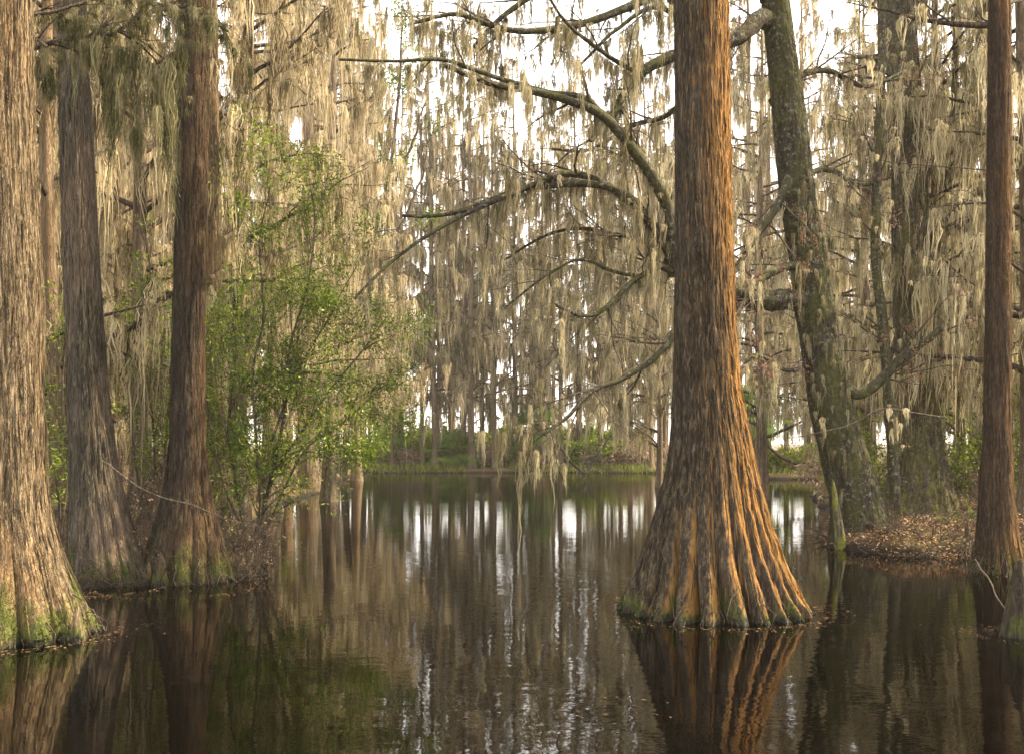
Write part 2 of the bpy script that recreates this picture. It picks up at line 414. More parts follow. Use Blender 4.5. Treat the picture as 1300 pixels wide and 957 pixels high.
def spaced(segs):
    return np.unique(np.concatenate([np.arange(a, b, s) for a, b, s in segs]))
gx = spaced([(-1500, -100, 100), (-100, -30, 5), (-30, -13, .5), (-13, 14, .12), (14, 40, .6), (40, 100, 5), (100, 1501, 100)])
gy = spaced([(-300, -10, 40), (-10, 1, 1), (1, 26, .12), (26, 90, .5), (90, 140, 2.5), (140, 1901, 80)])
GX, GY = np.meshgrid(gx, gy)
GZ = ground_z(GX, GY)
m, n, out = newmat('forest_floor'); lk = n.links
tcn = N_(n, 'ShaderNodeTexCoord'); O = tcn.outputs['Object']
a1 = noise(n, O, 24, 5, .7); a2 = noise(n, O, .5, 4, .6); vo = N_(n, 'ShaderNodeTexVoronoi', Scale=20.); lk.new(O, vo.inputs[0])
c1 = ramp(n, a1, [(.3, (.015, .011, .006)), (.5, (.05, .035, .019)), (.72, (.14, .095, .05))])
c2 = mixc(n, math_(n, 'MULTIPLY', vo.outputs['Distance'], .7), c1, (.15, .09, .045))
c3 = mixc(n, ramp(n, a2, [(.48, (0, 0, 0)), (.7, (.7, .7, .7))]), c2, (.07, .085, .02))
sz = N_(n, 'ShaderNodeSeparateXYZ'); lk.new(O, sz.inputs[0])
mud = math_(n, 'MULTIPLY', math_(n, 'SUBTRACT', math_(n, 'ADD', .06, math_(n, 'MULTIPLY', a1, .25)), sz.outputs[2]), 9., True)
c3 = mixc(n, mud, c3, (.012, .009, .005))
b = N_(n, 'ShaderNodeBsdfPrincipled', Roughness=.9); lk.new(c3, b.inputs['Base Color']); b.inputs['Specular IOR Level'].default_value = .2
bp = N_(n, 'ShaderNodeBump', Strength=.8, Distance=.03); lk.new(a1, bp.inputs['Height']); lk.new(bp.outputs[0], b.inputs['Normal'])
lk.new(b.outputs[0], out.inputs[0]); M['floor'] = m
g_ = mk('ground', np.stack([GX, GY, GZ], -1).reshape(-1, 3), grid_quads(len(gy), len(gx), False), M['floor'])
tag(g_, kind='structure')

m, n, out = newmat('pond_water'); lk = n.links
tcn = N_(n, 'ShaderNodeTexCoord'); O = tcn.outputs['Object']
w1 = noise(n, O, 7.0, 3, .5, (.55, 1, 1)); w2 = noise(n, O, 2.0, 2, .5, (.6, 1, 1)); w3 = noise(n, O, .12, 3, .5)
calm = ramp(n, w3, [(.38, (.25, .25, .25)), (.62, (1, 1, 1))])
h = math_(n, 'MULTIPLY', math_(n, 'ADD', math_(n, 'MULTIPLY', w1, .5), w2), calm)
bp = N_(n, 'ShaderNodeBump', Strength=.10, Distance=.05); lk.new(h, bp.inputs['Height'])
fr = N_(n, 'ShaderNodeFresnel', IOR=1.62); lk.new(bp.outputs[0], fr.inputs['Normal'])
gl = N_(n, 'ShaderNodeBsdfGlossy', Roughness=.015); lk.new(bp.outputs[0], gl.inputs['Normal'])
trn = N_(n, 'ShaderNodeBsdfTransparent'); trn.inputs[0].default_value = (.46, .37, .21, 1)
ms = N_(n, 'ShaderNodeMixShader'); lk.new(fr.outputs[0], ms.inputs[0]); lk.new(trn.outputs[0], ms.inputs[1]); lk.new(gl.outputs[0], ms.inputs[2])
lk.new(ms.outputs[0], out.inputs[0]); M['water'] = m
wx = np.array([-70, 45.]); wy = np.array([-10, 95.])
wv = np.array([(-70, -6, 0), (30, -6, 0), (30, 90, 0), (-70, 90, 0)], float)
wt = mk('water', wv, np.array([[0, 1, 2, 3]]), M['water']); tag(wt, kind='structure')

# ------------------------------------------------------------------ big trunks
def trunk_mesh(spec, d, ribs, a0, a_h, seed, nth=360, zstep=.03, top=15., bark=.012, bottom=-.6, sharp=.75, strips=14, sfac=1.0):
    """spec: rows (photo row, centre px, width px) from top to base, at distance d. Returns verts (origin at base) and quads, plus centre(z), radius(z)."""
    sp = sorted([(EYE + (HZ - py) / F * d, X(cx, d), w / F * d / 2) for py, cx, w in spec])
    zs = np.array([s[0] for s in sp]); xs = np.array([s[1] for s in sp]); rs = np.array([s[2] for s in sp])
    x0 = xs[0]
    ztop = zs[-1]
    slope = (xs[-1] - xs[-2]) / (zs[-1] - zs[-2])
    zs2 = np.concatenate([[bottom], zs, [top]]); xs2 = np.concatenate([[xs[0]], xs, [xs[-1] + slope * .6 * (top - ztop)]])
    rs2 = np.concatenate([[rs[0] * 1.12], rs, [rs[-1] * .62]])
    zz = np.concatenate([np.arange(bottom, ztop + .6, zstep), np.arange(ztop + .6, top + .01, .25)])
    # smooth monotone-ish interpolation
    def itp(y):
        v = np.interp(zz, zs2, y); k = np.array([1, 2, 3, 4, 3, 2, 1.]); k /= k.sum()
        for _ in range(3):
            vp = np.concatenate([np.full(3, v[0]), v, np.full(3, v[-1])]); v = np.convolve(vp, k, 'valid')
        return v
    cx, rr = itp(xs2), itp(rs2)
    r = np.random.default_rng(seed)
    th = np.arange(nth) / nth * 2 * np.pi
    T, Z = np.meshgrid(th, zz)
    # irregular buttress ribs: warp the angle, rounded ridges, sharp valleys
    warp = sum(r.uniform(-1, 1) * .38 / k * np.sin(k * T + r.uniform(0, 6.28)) for k in (1, 2, 3, 5))
    sway = .10 * np.sin(Z * 1.1 + r.uniform(0, 6)) * np.exp(-Z / 2)
    ph = (T + warp / max(1, ribs / 9) + sway) * ribs / 2
    rib = np.abs(np.cos(ph)) ** sharp
    ph2 = (T + warp * .5 + 1.1) * (ribs * .5)
    rib2 = np.abs(np.cos(ph2)) ** .8
    hv = vnoise(T / (2 * np.pi) * 17, (Z - bottom) / 1.2, 17, (top - bottom) / 1.2, seed + 3)
    amp = a0 * np.exp(-np.maximum(Z, 0) / (a_h * (0.65 + .7 * hv)))
    f = .96 + amp * (rib * 1.1 - .98) + amp * .3 * (rib2 - .8) + .02 * np.cos(2 * T + 1) + .015 * np.cos(3 * T + Z * .2)
    # toes: some ribs run further out at the water line
    toe = np.maximum(0, 1 - np.maximum(Z, 0) / .55) ** 2 * a0 * .5 * (vnoise(T / (2 * np.pi) * ribs, 0 * T, ribs, 1, seed + 9) - .35) * rib
    f = f + toe
    circ = 2 * np.pi * np.mean(rr[: len(rr) // 2]) 
    nb = max(24, int(2 * np.pi * np.interp(1.8, zz, rr) / .034))
    drift = .5 * vnoise(T / (2 * np.pi) * 9, (Z - bottom) / .5, 9, (top - bottom) / .5, seed + 5)
    b1 = vnoise(T / (2 * np.pi) * nb + drift * 3, (Z - bottom) / .22, nb, (top - bottom) / .22, seed + 1)
    b2 = vnoise(T / (2 * np.pi) * nb * 2 + drift * 2, (Z - bottom) / .12, nb * 2, (top - bottom) / .12, seed + 2)
    ridge = np.abs(2 * b1 - 1) ** .6            # plates with narrow sharp furrows
    disp = bark * (ridge * 1.7 + b2 * .7 - 2.0)
    Rr = rr[:, None] * f + disp
    V = np.stack([cx[:, None] - x0 + Rr * np.cos(T), Rr * np.sin(T), Z], -1)
    Vg = V; ns = int(strips * len(zz[zz < ztop + .4])); nrow = int((zz < ztop + .4).sum())
    si = r.integers(2, nrow - 24, ns); sj = r.integers(0, nth, ns); sl = r.integers(5, 20, ns); dj = r.integers(-2, 3, ns)
    ok = Vg[si, sj, 2] > .02; si, sj, sl, dj = si[ok], sj[ok], sl[ok], dj[ok]; ns = len(si); kk = np.linspace(0, 1, 5)
    ri = np.clip(si[:, None] + (sl[:, None] * kk[None]).astype(int), 0, len(zz) - 1); cj = (sj[:, None] + np.round(dj[:, None] * kk[None]).astype(int)) % nth
    pt = Vg[ri, cj]; ang = th[cj]; rd = np.stack([np.cos(ang), np.sin(ang), .15 + 0 * ang], -1); tg = np.stack([-np.sin(ang), np.cos(ang), 0 * ang], -1)
    lift = r.uniform(.002, .010, (ns, 1)) + np.abs(kk[None] - r.uniform(.2, .8, (ns, 1))) ** 2 * r.uniform(0, .05, (ns, 1))
    wd_ = r.uniform(.003, .008, (ns, 1)) * np.array([[.3, .9, 1, .8, .2]])
    pc = pt + rd * (lift * sfac)[..., None]
    sv = np.stack([pc - tg * (wd_ * sfac)[..., None], pc + tg * (wd_ * sfac)[..., None]], 2).reshape(-1, 3)
    q1 = np.array([[2 * a_, 2 * a_ + 1, 2 * a_ + 3, 2 * a_ + 2] for a_ in range(4)])
    sq = (np.arange(ns)[:, None, None] * 10 + q1[None]).reshape(-1, 4)
    Vout = np.concatenate([V.reshape(-1, 3), sv]); Qout = np.concatenate([grid_quads(len(zz), nth), sq + V.shape[0] * V.shape[1]])
    def cen(z): return np.array([np.interp(z, zz, cx) - x0, 0, z])
    def rad(z): return float(np.interp(z, zz, rr))
    return Vout, Qout, x0, cen, rad

def big_tree(name, label, cat, d, spec, mat, ribs, a0, a_h, seed, group=None, crown=True, **k):
    v, q, x0, cen, rad = trunk_mesh(spec, d, ribs, a0, a_h, seed, **k)
    root = empty(name, (x0, d, 0)); tag(root, label, cat, group)
    mk('trunk', v, q, mat, root)
    rr = np.random.default_rng(seed + 77)
    cand = v[(v[:, 2] > -.02) & (v[:, 2] < .38) & (v[:, 1] < .25)]
    if len(cand) > 50:
        # small rootlets and moss tufts growing on the wet foot
        c_ = cand[rr.integers(0, len(cand), 500)]; c_ = c_[rr.random(len(c_)) < np.exp(-c_[:, 2] / .12)]
        g = Geo()
        for p in c_[:90]:
            o_ = np.array([p[0], p[1], 0]); o_ /= np.linalg.norm(o_) + 1e-6
            q_ = np.array([p, p + o_ * .04 + [0, 0, -.02], p + o_ * .08 + rr.normal(size=3) * .04 + [0, 0, -.12], p + o_ * .12 + rr.normal(size=3) * .05 + [0, 0, -.25]])
            tube(g, q_, np.array([.006, .005, .004, .002]) * rr.uniform(.7, 1.6), 4)
        g.build('rootlets', M['twig'], root)
        cl = cand[rr.random(len(cand)) < np.exp(-np.maximum(cand[:, 2], 0) / .09) * .5]; cl = cl[rr.integers(0, len(cl), 60)]
        k_ = 2600; ci = cl[rr.integers(0, len(cl), k_)]; near = ci + rr.normal(size=(k_, 3)) * [.04, .04, .06]
        # snap each tuft to the nearest bark point of a random sample
        samp = cand[rr.integers(0, len(cand), 3000)]
        idx = np.array([np.argmin(((samp - p) ** 2).sum(1)) for p in near]); b0 = samp[idx]
        o_ = b0 * [1, 1, 0]; o_ /= np.linalg.norm(o_, axis=1)[:, None] + 1e-6
        tip = b0 + o_ * rr.uniform(.006, .022, (k_, 1)) + rr.normal(size=(k_, 3)) * .008; sd2 = rr.normal(size=(k_, 3)) * .004
        vv = np.stack([b0 - sd2, b0 + sd2, (b0 + tip) / 2 + sd2 * .8, tip], 1).reshape(-1, 3)
        mk('moss_tufts', vv, np.arange(k_ * 4).reshape(-1, 4), M['tuft'], root, tint=np.repeat(rr.uniform(0, 1, k_), 4))
    if crown:
        r = np.random.default_rng(seed + 50); polys = []
        top = k.get('top', 15.)
        for i in range(22):
            z = r.uniform(7.2 if d < 14 else 8.5, top - .2); a = r.uniform(0, 6.28)
            if math.sin(a) < -.3: continue
            c = cen(z); polys += grow(c, (math.cos(a), math.sin(a), .35), r.uniform(1.2, 3.2), .05, 2, r, droop=.1, kids=4)
        g = Geo(); tubes(g, polys); g.build('crown', M['twig'], root)
        mg = Geo(); s = seeds_along(polys, .5, r=r); s = s[s[:, 2] > 7.3]
        moss(mg, s, r.uniform(.3, 1.3, len(s)), r.uniform(.04, .12, len(s)), 14, .03, 4, r=r)
        mg.build('hanging_moss', M['moss_grey'], root)
    return root, cen, rad

# central rust-sided cypress
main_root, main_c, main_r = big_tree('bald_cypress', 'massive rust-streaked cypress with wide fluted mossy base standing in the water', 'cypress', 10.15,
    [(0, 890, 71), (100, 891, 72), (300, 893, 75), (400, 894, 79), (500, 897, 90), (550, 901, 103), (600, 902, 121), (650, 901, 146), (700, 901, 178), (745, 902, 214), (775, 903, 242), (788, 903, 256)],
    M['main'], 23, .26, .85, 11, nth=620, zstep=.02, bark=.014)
# left edge cypress
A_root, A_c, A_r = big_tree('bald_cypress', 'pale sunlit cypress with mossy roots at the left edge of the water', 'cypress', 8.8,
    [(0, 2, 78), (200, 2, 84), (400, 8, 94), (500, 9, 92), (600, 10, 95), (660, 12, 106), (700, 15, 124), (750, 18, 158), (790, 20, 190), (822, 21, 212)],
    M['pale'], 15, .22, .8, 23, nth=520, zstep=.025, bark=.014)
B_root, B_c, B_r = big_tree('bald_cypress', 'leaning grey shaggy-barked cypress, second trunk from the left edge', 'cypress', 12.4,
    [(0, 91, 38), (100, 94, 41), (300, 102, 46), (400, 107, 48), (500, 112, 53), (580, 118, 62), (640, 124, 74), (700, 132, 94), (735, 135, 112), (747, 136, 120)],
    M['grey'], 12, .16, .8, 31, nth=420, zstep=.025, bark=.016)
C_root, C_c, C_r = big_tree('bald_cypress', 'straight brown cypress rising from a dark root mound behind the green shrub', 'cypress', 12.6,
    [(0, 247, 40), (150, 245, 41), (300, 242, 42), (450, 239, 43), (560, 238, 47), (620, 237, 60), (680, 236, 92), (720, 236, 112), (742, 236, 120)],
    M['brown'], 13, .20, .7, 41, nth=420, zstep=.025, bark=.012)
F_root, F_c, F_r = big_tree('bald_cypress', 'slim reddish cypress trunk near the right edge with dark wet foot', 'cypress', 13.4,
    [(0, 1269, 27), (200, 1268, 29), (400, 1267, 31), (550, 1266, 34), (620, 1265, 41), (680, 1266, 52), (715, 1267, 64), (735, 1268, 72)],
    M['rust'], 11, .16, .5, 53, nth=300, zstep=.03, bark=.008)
D_root, D_c, D_r = big_tree('swamp_maple', 'thick mossy maple leaning left, its long limb passing behind the massive cypress', 'maple', 17.4,
    [(0, 984, 36), (70, 992, 38), (130, 1000, 42), (200, 1007, 45), (260, 1013, 46), (330, 1026, 48), (390, 1034, 52), (450, 1043, 50), (520, 1055, 56), (580, 1072, 62), (630, 1086, 68), (670, 1096, 78), (694, 1100, 90)],
    M['maple'], 9, .12, .6, 61, crown=False, nth=320, zstep=.03, top=12., bark=.012)
E_root, E_c, E_r = big_tree('water_tupelo', 'straight grey tupelo with mossy yellow-green buttress on the leaf littered bank', 'tupelo', 20.5,
    [(0, 1140, 38), (100, 1147, 42), (200, 1154, 44), (300, 1155, 46), (400, 1157, 46), (480, 1160, 51), (550, 1163, 62), (600, 1166, 76), (640, 1168, 92), (662, 1168, 104)],
    M['oak'], 10, .18, .9, 71, nth=340, zstep=.03, bark=.010)

def limb(geo, ctrl, d0, d1, rpx0, rpx1, n=28, sides=9, wob=.05, amp=.02, r=rng):
    """thick limb from photo pixels, in the tree's own frame later"""
    k = len(ctrl); ds = np.linspace(d0, d1, k)
    pts = np.array([P(x, y, dd) for (x, y), dd in zip(ctrl, ds)])
    pts = jitter(spline(pts, n), amp, r)
    rad = np.linspace(rpx0, rpx1, n) / F * np.linspace(d0, d1, n)
    return pts, rad

def side_twigs(pts, rad, dens, ln, r, up=.2, droop=.15, depth=2, kids=4, sp=.9, dirn=None):
    out = []
    L_ = np.linalg.norm(np.diff(pts, axis=0), axis=1).sum()
    for _ in range(int(L_ * dens)):
        i = r.integers(2, len(pts) - 1); dd = pts[i] - pts[i - 1]; dd /= np.linalg.norm(dd)
        s = r.normal(size=3); s[2] = s[2] * .5 + up; s /= np.linalg.norm(s)
        out += grow(pts[i], dd + s * sp, ln * r.uniform(.4, 1.2), min(rad[i] * .5, .022), depth, r, droop=droop, kids=kids, rough=.13)
    return out

def rel(polys, root):
    o = np.array(root.location); return [(p - o, q) for p, q in polys]

# ---- limbs of the maple D (pixels of the photograph, real distances)
r = np.random.default_rng(101)
D_limbs = [
    ([(1028, 384), (1000, 380), (960, 380), (920, 366), (870, 344), (852, 334)], 17.4, 16.2, 13, 9),          # to the left behind the cypress
    ([(862, 342), (853, 300), (843, 255), (822, 215), (795, 180), (762, 145), (720, 128), (670, 115), (620, 105), (565, 84)], 16.2, 14.5, 8.5, 2.4),
    ([(856, 330), (838, 300), (815, 268), (790, 245), (755, 234), (700, 236), (660, 240), (620, 255), (570, 272), (510, 275)], 16.2, 15, 6.5, 1.6),
    ([(850, 320), (828, 285), (790, 250), (750, 226), (712, 222), (670, 238), (640, 250), (600, 268), (560, 290), (500, 330), (450, 380)], 16.2, 14.5, 5.5, 1.3),
    ([(770, 150), (742, 125), (700, 118), (660, 108), (610, 92), (560, 76), (500, 78), (430, 76)], 15.6, 14, 4, 1.3),
    ([(852, 345), (835, 340), (800, 360), (765, 395), (735, 400), (700, 385)], 16.2, 15.5, 4.2, 1.4),
    ([(985, 30), (965, 25), (940, 45), (905, 60), (860, 70), (810, 95), (775, 150), (750, 180)], 17.4, 16, 12, 2.5),
    ([(900, 372), (860, 420), (830, 455), (790, 480), (750, 498), (720, 530), (690, 550)], 16.5, 15.5, 4.5, 1.4),
    ([(1010, 200), (990, 255), (960, 300), (935, 340), (905, 400)], 17.3, 16.6, 6, 2),                       # lichen-covered limb drooping left
    ([(1030, 340), (1000, 338), (970, 352), (950, 372), (935, 400)], 17.3, 16.5, 6, 3),
    ([(1060, 480), (1090, 500), (1120, 480), (1150, 450), (1180, 430), (1200, 410)], 17.4, 17.0, 7.5, 3),
    ([(975, 0), (960, -60), (930, -110), (880, -140)], 17.4, 16, 10, 4),
    ([(860, 350), (820, 352), (780, 345), (740, 330), (700, 345), (640, 392)], 16.3, 15.6, 2.5, 1),
    ([(1040, 460), (1000, 470), (960, 450), (940, 470)], 17.4, 16.4, 3, 1.2),
    ([(905, 60), (870, 30), (830, 10), (780, 40), (730, 90)], 16.6, 15.5, 4, 1.3),
    ([(810, 95), (770, 70), (720, 30), (680, -30)], 16, 15, 3, 1.2),
    ([(975, -40), (900, -30), (820, 0), (740, 30), (660, 40), (580, 20), (520, 30)], 17.4, 15.5, 7, 1.4),
    ([(975, -90), (880, -90), (780, -60), (700, -20), (640, 20), (600, 60)], 17.4, 17.5, 8, 1.4),
    ([(868, 344), (830, 300), (790, 300), (740, 290), (690, 300), (640, 330)], 16.3, 17.5, 3.5, 1.1),
    ([(880, 120), (840, 150), (800, 160), (750, 190), (700, 190)], 17.0, 18.5, 3.5, 1.2),
    ([(980, 130), (1010, 100), (1050, 90), (1100, 110), (1150, 90)], 17.6, 18.5, 5, 1.4),
    ([(1010, 230), (1050, 215), (1090, 235), (1130, 225)], 17.6, 18.8, 4, 1.4),
]
allp = []; lp = []
for (ctrl, d0, d1, a, b_) in D_limbs:
    pts, rad = limb(None, ctrl, d0, d1, a * 1.1, b_ * 1.3, n=44, amp=.006)
    g = Geo(); tube(g, pts - np.array(D_root.location), rad, 9, .05); g.build('limb', M['maple'], D_root)
    lp.append((pts, rad)); allp.append((pts, rad))
tw = []
for k_, (pts, rad) in enumerate(lp):
    tw += side_twigs(pts, rad, 1.7 if k_ in (1, 2, 3, 4) else 3.4, 1.3, r, up=.25, droop=.2, kids=5)
g = Geo(); tubes(g, rel(tw, D_root), 5); g.build('twigs', M['twig'], D_root)
arch = [lp[i] for i in (1, 2, 3, 4, 5, 6, 7, 12, 14, 15, 16, 17, 18, 19)]
s = np.concatenate([seeds_along(arch, 10, 1., r) + [0, .05, -.04], seeds_along([t for t in tw if t[0][0][0] < X(925, 17)], 1.4, 1., r) + [0, .1, 0], seeds_along([t for t in tw if t[0][0][0] >= X(925, 17)], .7, 1., r)])
s = s - np.array(D_root.location)
mg = Geo(); n_ = len(s)
moss(mg, s, np.clip(r.gamma(1.5, .40, n_), .08, 2.4), r.uniform(.015, .07, n_), 18, .012, 6, fuzz=1.6, r=r, tr=(.1, .9))
s2 = seeds_along([lp[i] for i in (8, 9, 10, 13, 20, 21)], 5, 1., r) - np.array(D_root.location)
moss(mg, s2, np.clip(r.gamma(2, .25, len(s2)), .15, 1.5), r.uniform(.03, .12, len(s2)), 24, .012, 5, fuzz=1.8, r=r, tr=(.3, 1))
# moss tufts on the trunk itself
zt = r.uniform(.5, 6.5, 90); at_ = r.uniform(-2.6, -.5, 90)
ts = np.array([D_c(z) + D_r(z) * 1.04 * np.array([math.cos(a), math.sin(a), 0]) for z, a in zip(zt, at_)])
moss(mg, ts, r.uniform(.12, .7, 90), r.uniform(.02, .05, 90), 14, .012, 5, fuzz=2.5, conv=.6, r=r, tr=(0, .5))
mg.build('hanging_moss', M['moss_grey'], D_root)
# reddish buds
bs = seeds_along([t for t in tw if t[0][0][0] > X(925, 17)], 3.0, .006, r) - np.array(D_root.location)
g = Geo(); leaves(g, bs, .07, 6, .035, .020, r); g.build('buds', M['bud'], D_root)

# moss and twigs on E
r = np.random.default_rng(102); polys = []
for z in np.arange(4.6, 9.8, .35):
    a = r.uniform(0, 6.28); c = E_c(z)
    polys += grow(c, (math.cos(a), math.sin(a), .5), r.uniform(1.0, 2.4), .035, 2, r, droop=.3, kids=4, rough=.14)
g = Geo(); tubes(g, polys); g.build('limbs', M['twig'], E_root)
s = seeds_along(polys, 1.6, 1., r)
mg = Geo(); moss(mg, s, np.clip(r.gamma(2.2, .35, len(s)), .2, 2.4), r.uniform(.03, .12, len(s)), 24, .02, 5, fuzz=1., r=r)
zt = r.uniform(.5, 7, 120); at_ = r.uniform(-2.6, -.5, 120)
ts = np.array([E_c(z) + E_r(z) * 1.03 * np.array([math.cos(a), math.sin(a), 0]) for z, a in zip(zt, at_)])
moss(mg, ts, r.uniform(.1, .7, 120), r.uniform(.015, .05, 120), 14, .012, 5, fuzz=2.5, conv=.6, r=r, tr=(0, .5))
mg.build('hanging_moss', M['moss_grey'], E_root)

# ---- thin leaning stems around the tupelo
def stem_tree(name, label, cat, ctrl, d, w0, w1, mat, seed, twl=1.2, dens=2.2, md=3, group=None, mossm='moss_grey', L=.35, mk_moss=True):
    pts, rad = limb(None, ctrl, d, d * 1.0, w0 / 2, w1 / 2, n=40, amp=.015)
    base = np.array([pts[0][0], pts[0][1], float(ground_z(pts[0][0], pts[0][1])) - .05])
    root = empty(name, base); tag(root, label, cat, group)
    rr = np.random.default_rng(seed)
    g = Geo(); tube(g, pts - base, rad, 10, .05); g.build('trunk', mat, root)
    tw = side_twigs(pts[6:], rad[6:], dens, twl, rr, up=.3, droop=.25)
    g = Geo(); tubes(g, [(p - base, q) for p, q in tw], 4); g.build('twigs', M['twig'], root)
    s = np.concatenate([seeds_along(tw, 1.2, 1., rr), seeds_along([(pts[8:], rad[8:])], md, 1., rr)]) - base
    if mk_moss:
        mg = Geo(); moss(mg, s, np.clip(rr.gamma(2.2, L / 2, len(s)), .15, 2.4), rr.uniform(.02, .10, len(s)), 22, .018, 5, fuzz=1., r=rr)
        mg.build('hanging_moss', M[mossm], root)
    return root

stem_tree('slender_tree', 'thin mossy stem running up just left of the straight grey tupelo', 'tree', [(1140, 668), (1132, 560), (1124, 440), (1113, 330), (1114, 200), (1119, 90), (1121, -40), (1124, -160)], 18.6, 15, 8, M['maple'], 201, md=3)
stem_tree('slender_tree', 'crooked mossy tree leaning right above the tupelo, forked high up', 'tree', [(1178, 655), (1178, 520), (1180, 400), (1184, 300), (1203, 235), (1224, 150), (1245, 60), (1265, -20), (1290, -110)], 21.5, 26, 12, M['maple'], 202, md=3)
stem_tree('slender_tree', 'dark leaning stem between the grey tupelo and the slim reddish cypress', 'tree', [(1186, 655), (1192, 470), (1194, 330), (1208, 220), (1212, 120), (1216, 20), (1218, -100)], 22.5, 15, 7, M['oak'], 203, md=3)

# ------------------------------------------------------------------ forest tree prototypes
def forest_tree(name, seed, H, r0, zlow, Lmax, nb, mden, K, sw, seg, mossmat, barkmat, rise=.25, droop=.25, Lm=.55, sides=20, detail=2, twig_r=0.006):
    r = np.random.default_rng(seed)
    root = empty(name, (0, 0, 0))
    zz = np.concatenate([np.linspace(-.3, 2, 14), np.linspace(2.3, H, 26)])
    lean = r.normal(size=2) * .012
    cx = lean[0] * zz + .05 * np.sin(zz * .5 + r.uniform(0, 6)); cy = lean[1] * zz + .05 * np.sin(zz * .45 + r.uniform(0, 6))
    th = np.arange(sides) / sides * 2 * np.pi; T, Z = np.meshgrid(th, zz)
    R0 = r0 * (np.clip(1 - Z / H, 0, 1) ** .75 * .95 + .05)
    fl = 1 + .8 * np.exp(-np.maximum(Z, 0) / .7) * (.75 + .25 * np.abs(np.cos(T * 4 + r.uniform(0, 6)))) + .05 * np.sin(3 * T)
    V = np.stack([cx[:, None] + R0 * fl * np.cos(T), cy[:, None] + R0 * fl * np.sin(T), Z], -1)
    mk('trunk', V.reshape(-1, 3), grid_quads(len(zz), sides), barkmat, root)
    polys = []
    for i in range(nb):
        z = zlow + (H - zlow) * (i + r.random()) / nb
        h = (z - zlow) / (H - zlow); L_ = Lmax * (1 - h ** 1.6) * r.uniform(.55, 1.1) + .5
        a = r.uniform(0, 6.28); base = (np.interp(z, zz, cx), np.interp(z, zz, cy), z)
        polys += grow(base, (math.cos(a), math.sin(a), rise), L_, .022 + .012 * L_, 2, r, droop=droop, kids=5 if detail == 2 else 3, rough=.10, shrink=.45)
    g = Geo(); tubes(g, polys, 4, rmin=twig_r); g.build('limbs', M['twig'], root)
    s = seeds_along(polys, mden, 1., r)
    s = s[s[:, 2] > .9]
    mg = Geo(); n_ = len(s)
    ln = np.clip(r.gamma(1.3, Lm / 1.3, n_), .08, 3.2); ln = np.minimum(ln, np.maximum(.2, s[:, 2] - .4))
    moss(mg, s, ln, r.uniform(.03, .15, n_) * (.7 + .6 * ln), K, sw, seg, fuzz=.0 if detail < 2 else .8, r=r)
    mg.build('hanging_moss', mossmat, root)
    return root

def copy_tree(root, loc, rz, sc=1.0, label=None, group=None, cat=None):
    o = root.copy(); COL.objects.link(o); o.location = loc; o.rotation_euler = (0, 0, rz)
    o.scale = (sc, sc, sc) if not isinstance(sc, tuple) else sc
    if label: o['label'] = label
    if group: o['group'] = group
    if cat: o['category'] = cat
    for ch in list(root.children):
        c_ = ch.copy(); COL.objects.link(c_); c_.parent = o
    return o

NEARV = [forest_tree('moss_hung_cypress', 300 + i, H, r0, zl, Lm_, nb, md * 4.6, 12, .022, 4, M[mm], M['far'], rise=ri, droop=dr, Lm=.95)
         for i, (H, r0, zl, Lm_, nb, md, mm, ri, dr) in enumerate([
             (21, .26, 3.0, 3.6, 60, .85, 'moss_warm', .3, .25), (19, .20, 2.2, 3.0, 60, .9, 'moss_warm', .45, .3),
             (23, .30, 3.6, 4.2, 62, .8, 'moss_warm', .15, .2), (16, .15, 1.8, 2.6, 50, 1.0, 'moss_warm', .6, .35)])]
GREYV = [forest_tree('moss_hung_cypress', 320 + i, H, r0, zl, Lm_, nb, md * 4.6, 12, .022, 4, M[mm], M['far'], rise=ri, droop=dr, Lm=.95)
         for i, (H, r0, zl, Lm_, nb, md, mm, ri, dr) in enumerate([
             (17, .20, 2.4, 3.2, 46, .8, 'moss_grey', .3, .25), (15, .14, 1.8, 2.8, 44, .9, 'moss_grey', .6, .3)])]
FARV = [forest_tree('moss_hung_cypress', 340 + i, H, r0, zl, Lm_, nb, md * 3.2, 10, .055, 3, M[mm], M['far'], rise=ri, droop=dr, Lm=1.1, sides=14, detail=1.5, twig_r=.015)
        for i, (H, r0, zl, Lm_, nb, md, mm, ri, dr) in enumerate([
            (26, .25, 3.5, 3.6, 60, 1.1, 'moss_warm', .2, .25), (24, .21, 5.0, 3.2, 52, 1.1, 'moss_warm', .35, .3),
            (22, .17, 3.0, 3.0, 52, 1.2, 'moss_grey', .5, .3)])]
used = set()
def place(var, x, y, rz, sc, label, group, cat='cypress', zoff=-.05, zs=1.0):
    z = max(float(ground_z(x, y)), -.3) + zoff
    if id(var) not in used:
        used.add(id(var)); o = var; o.location = (x, y, z); o.rotation_euler = (0, 0, rz); o.scale = (sc, sc, sc * zs)
        tag(o, label, cat, group); return o
    return copy_tree(var, (x, y, z), rz, (sc, sc, sc * zs), label, group, cat)

r = np.random.default_rng(500)
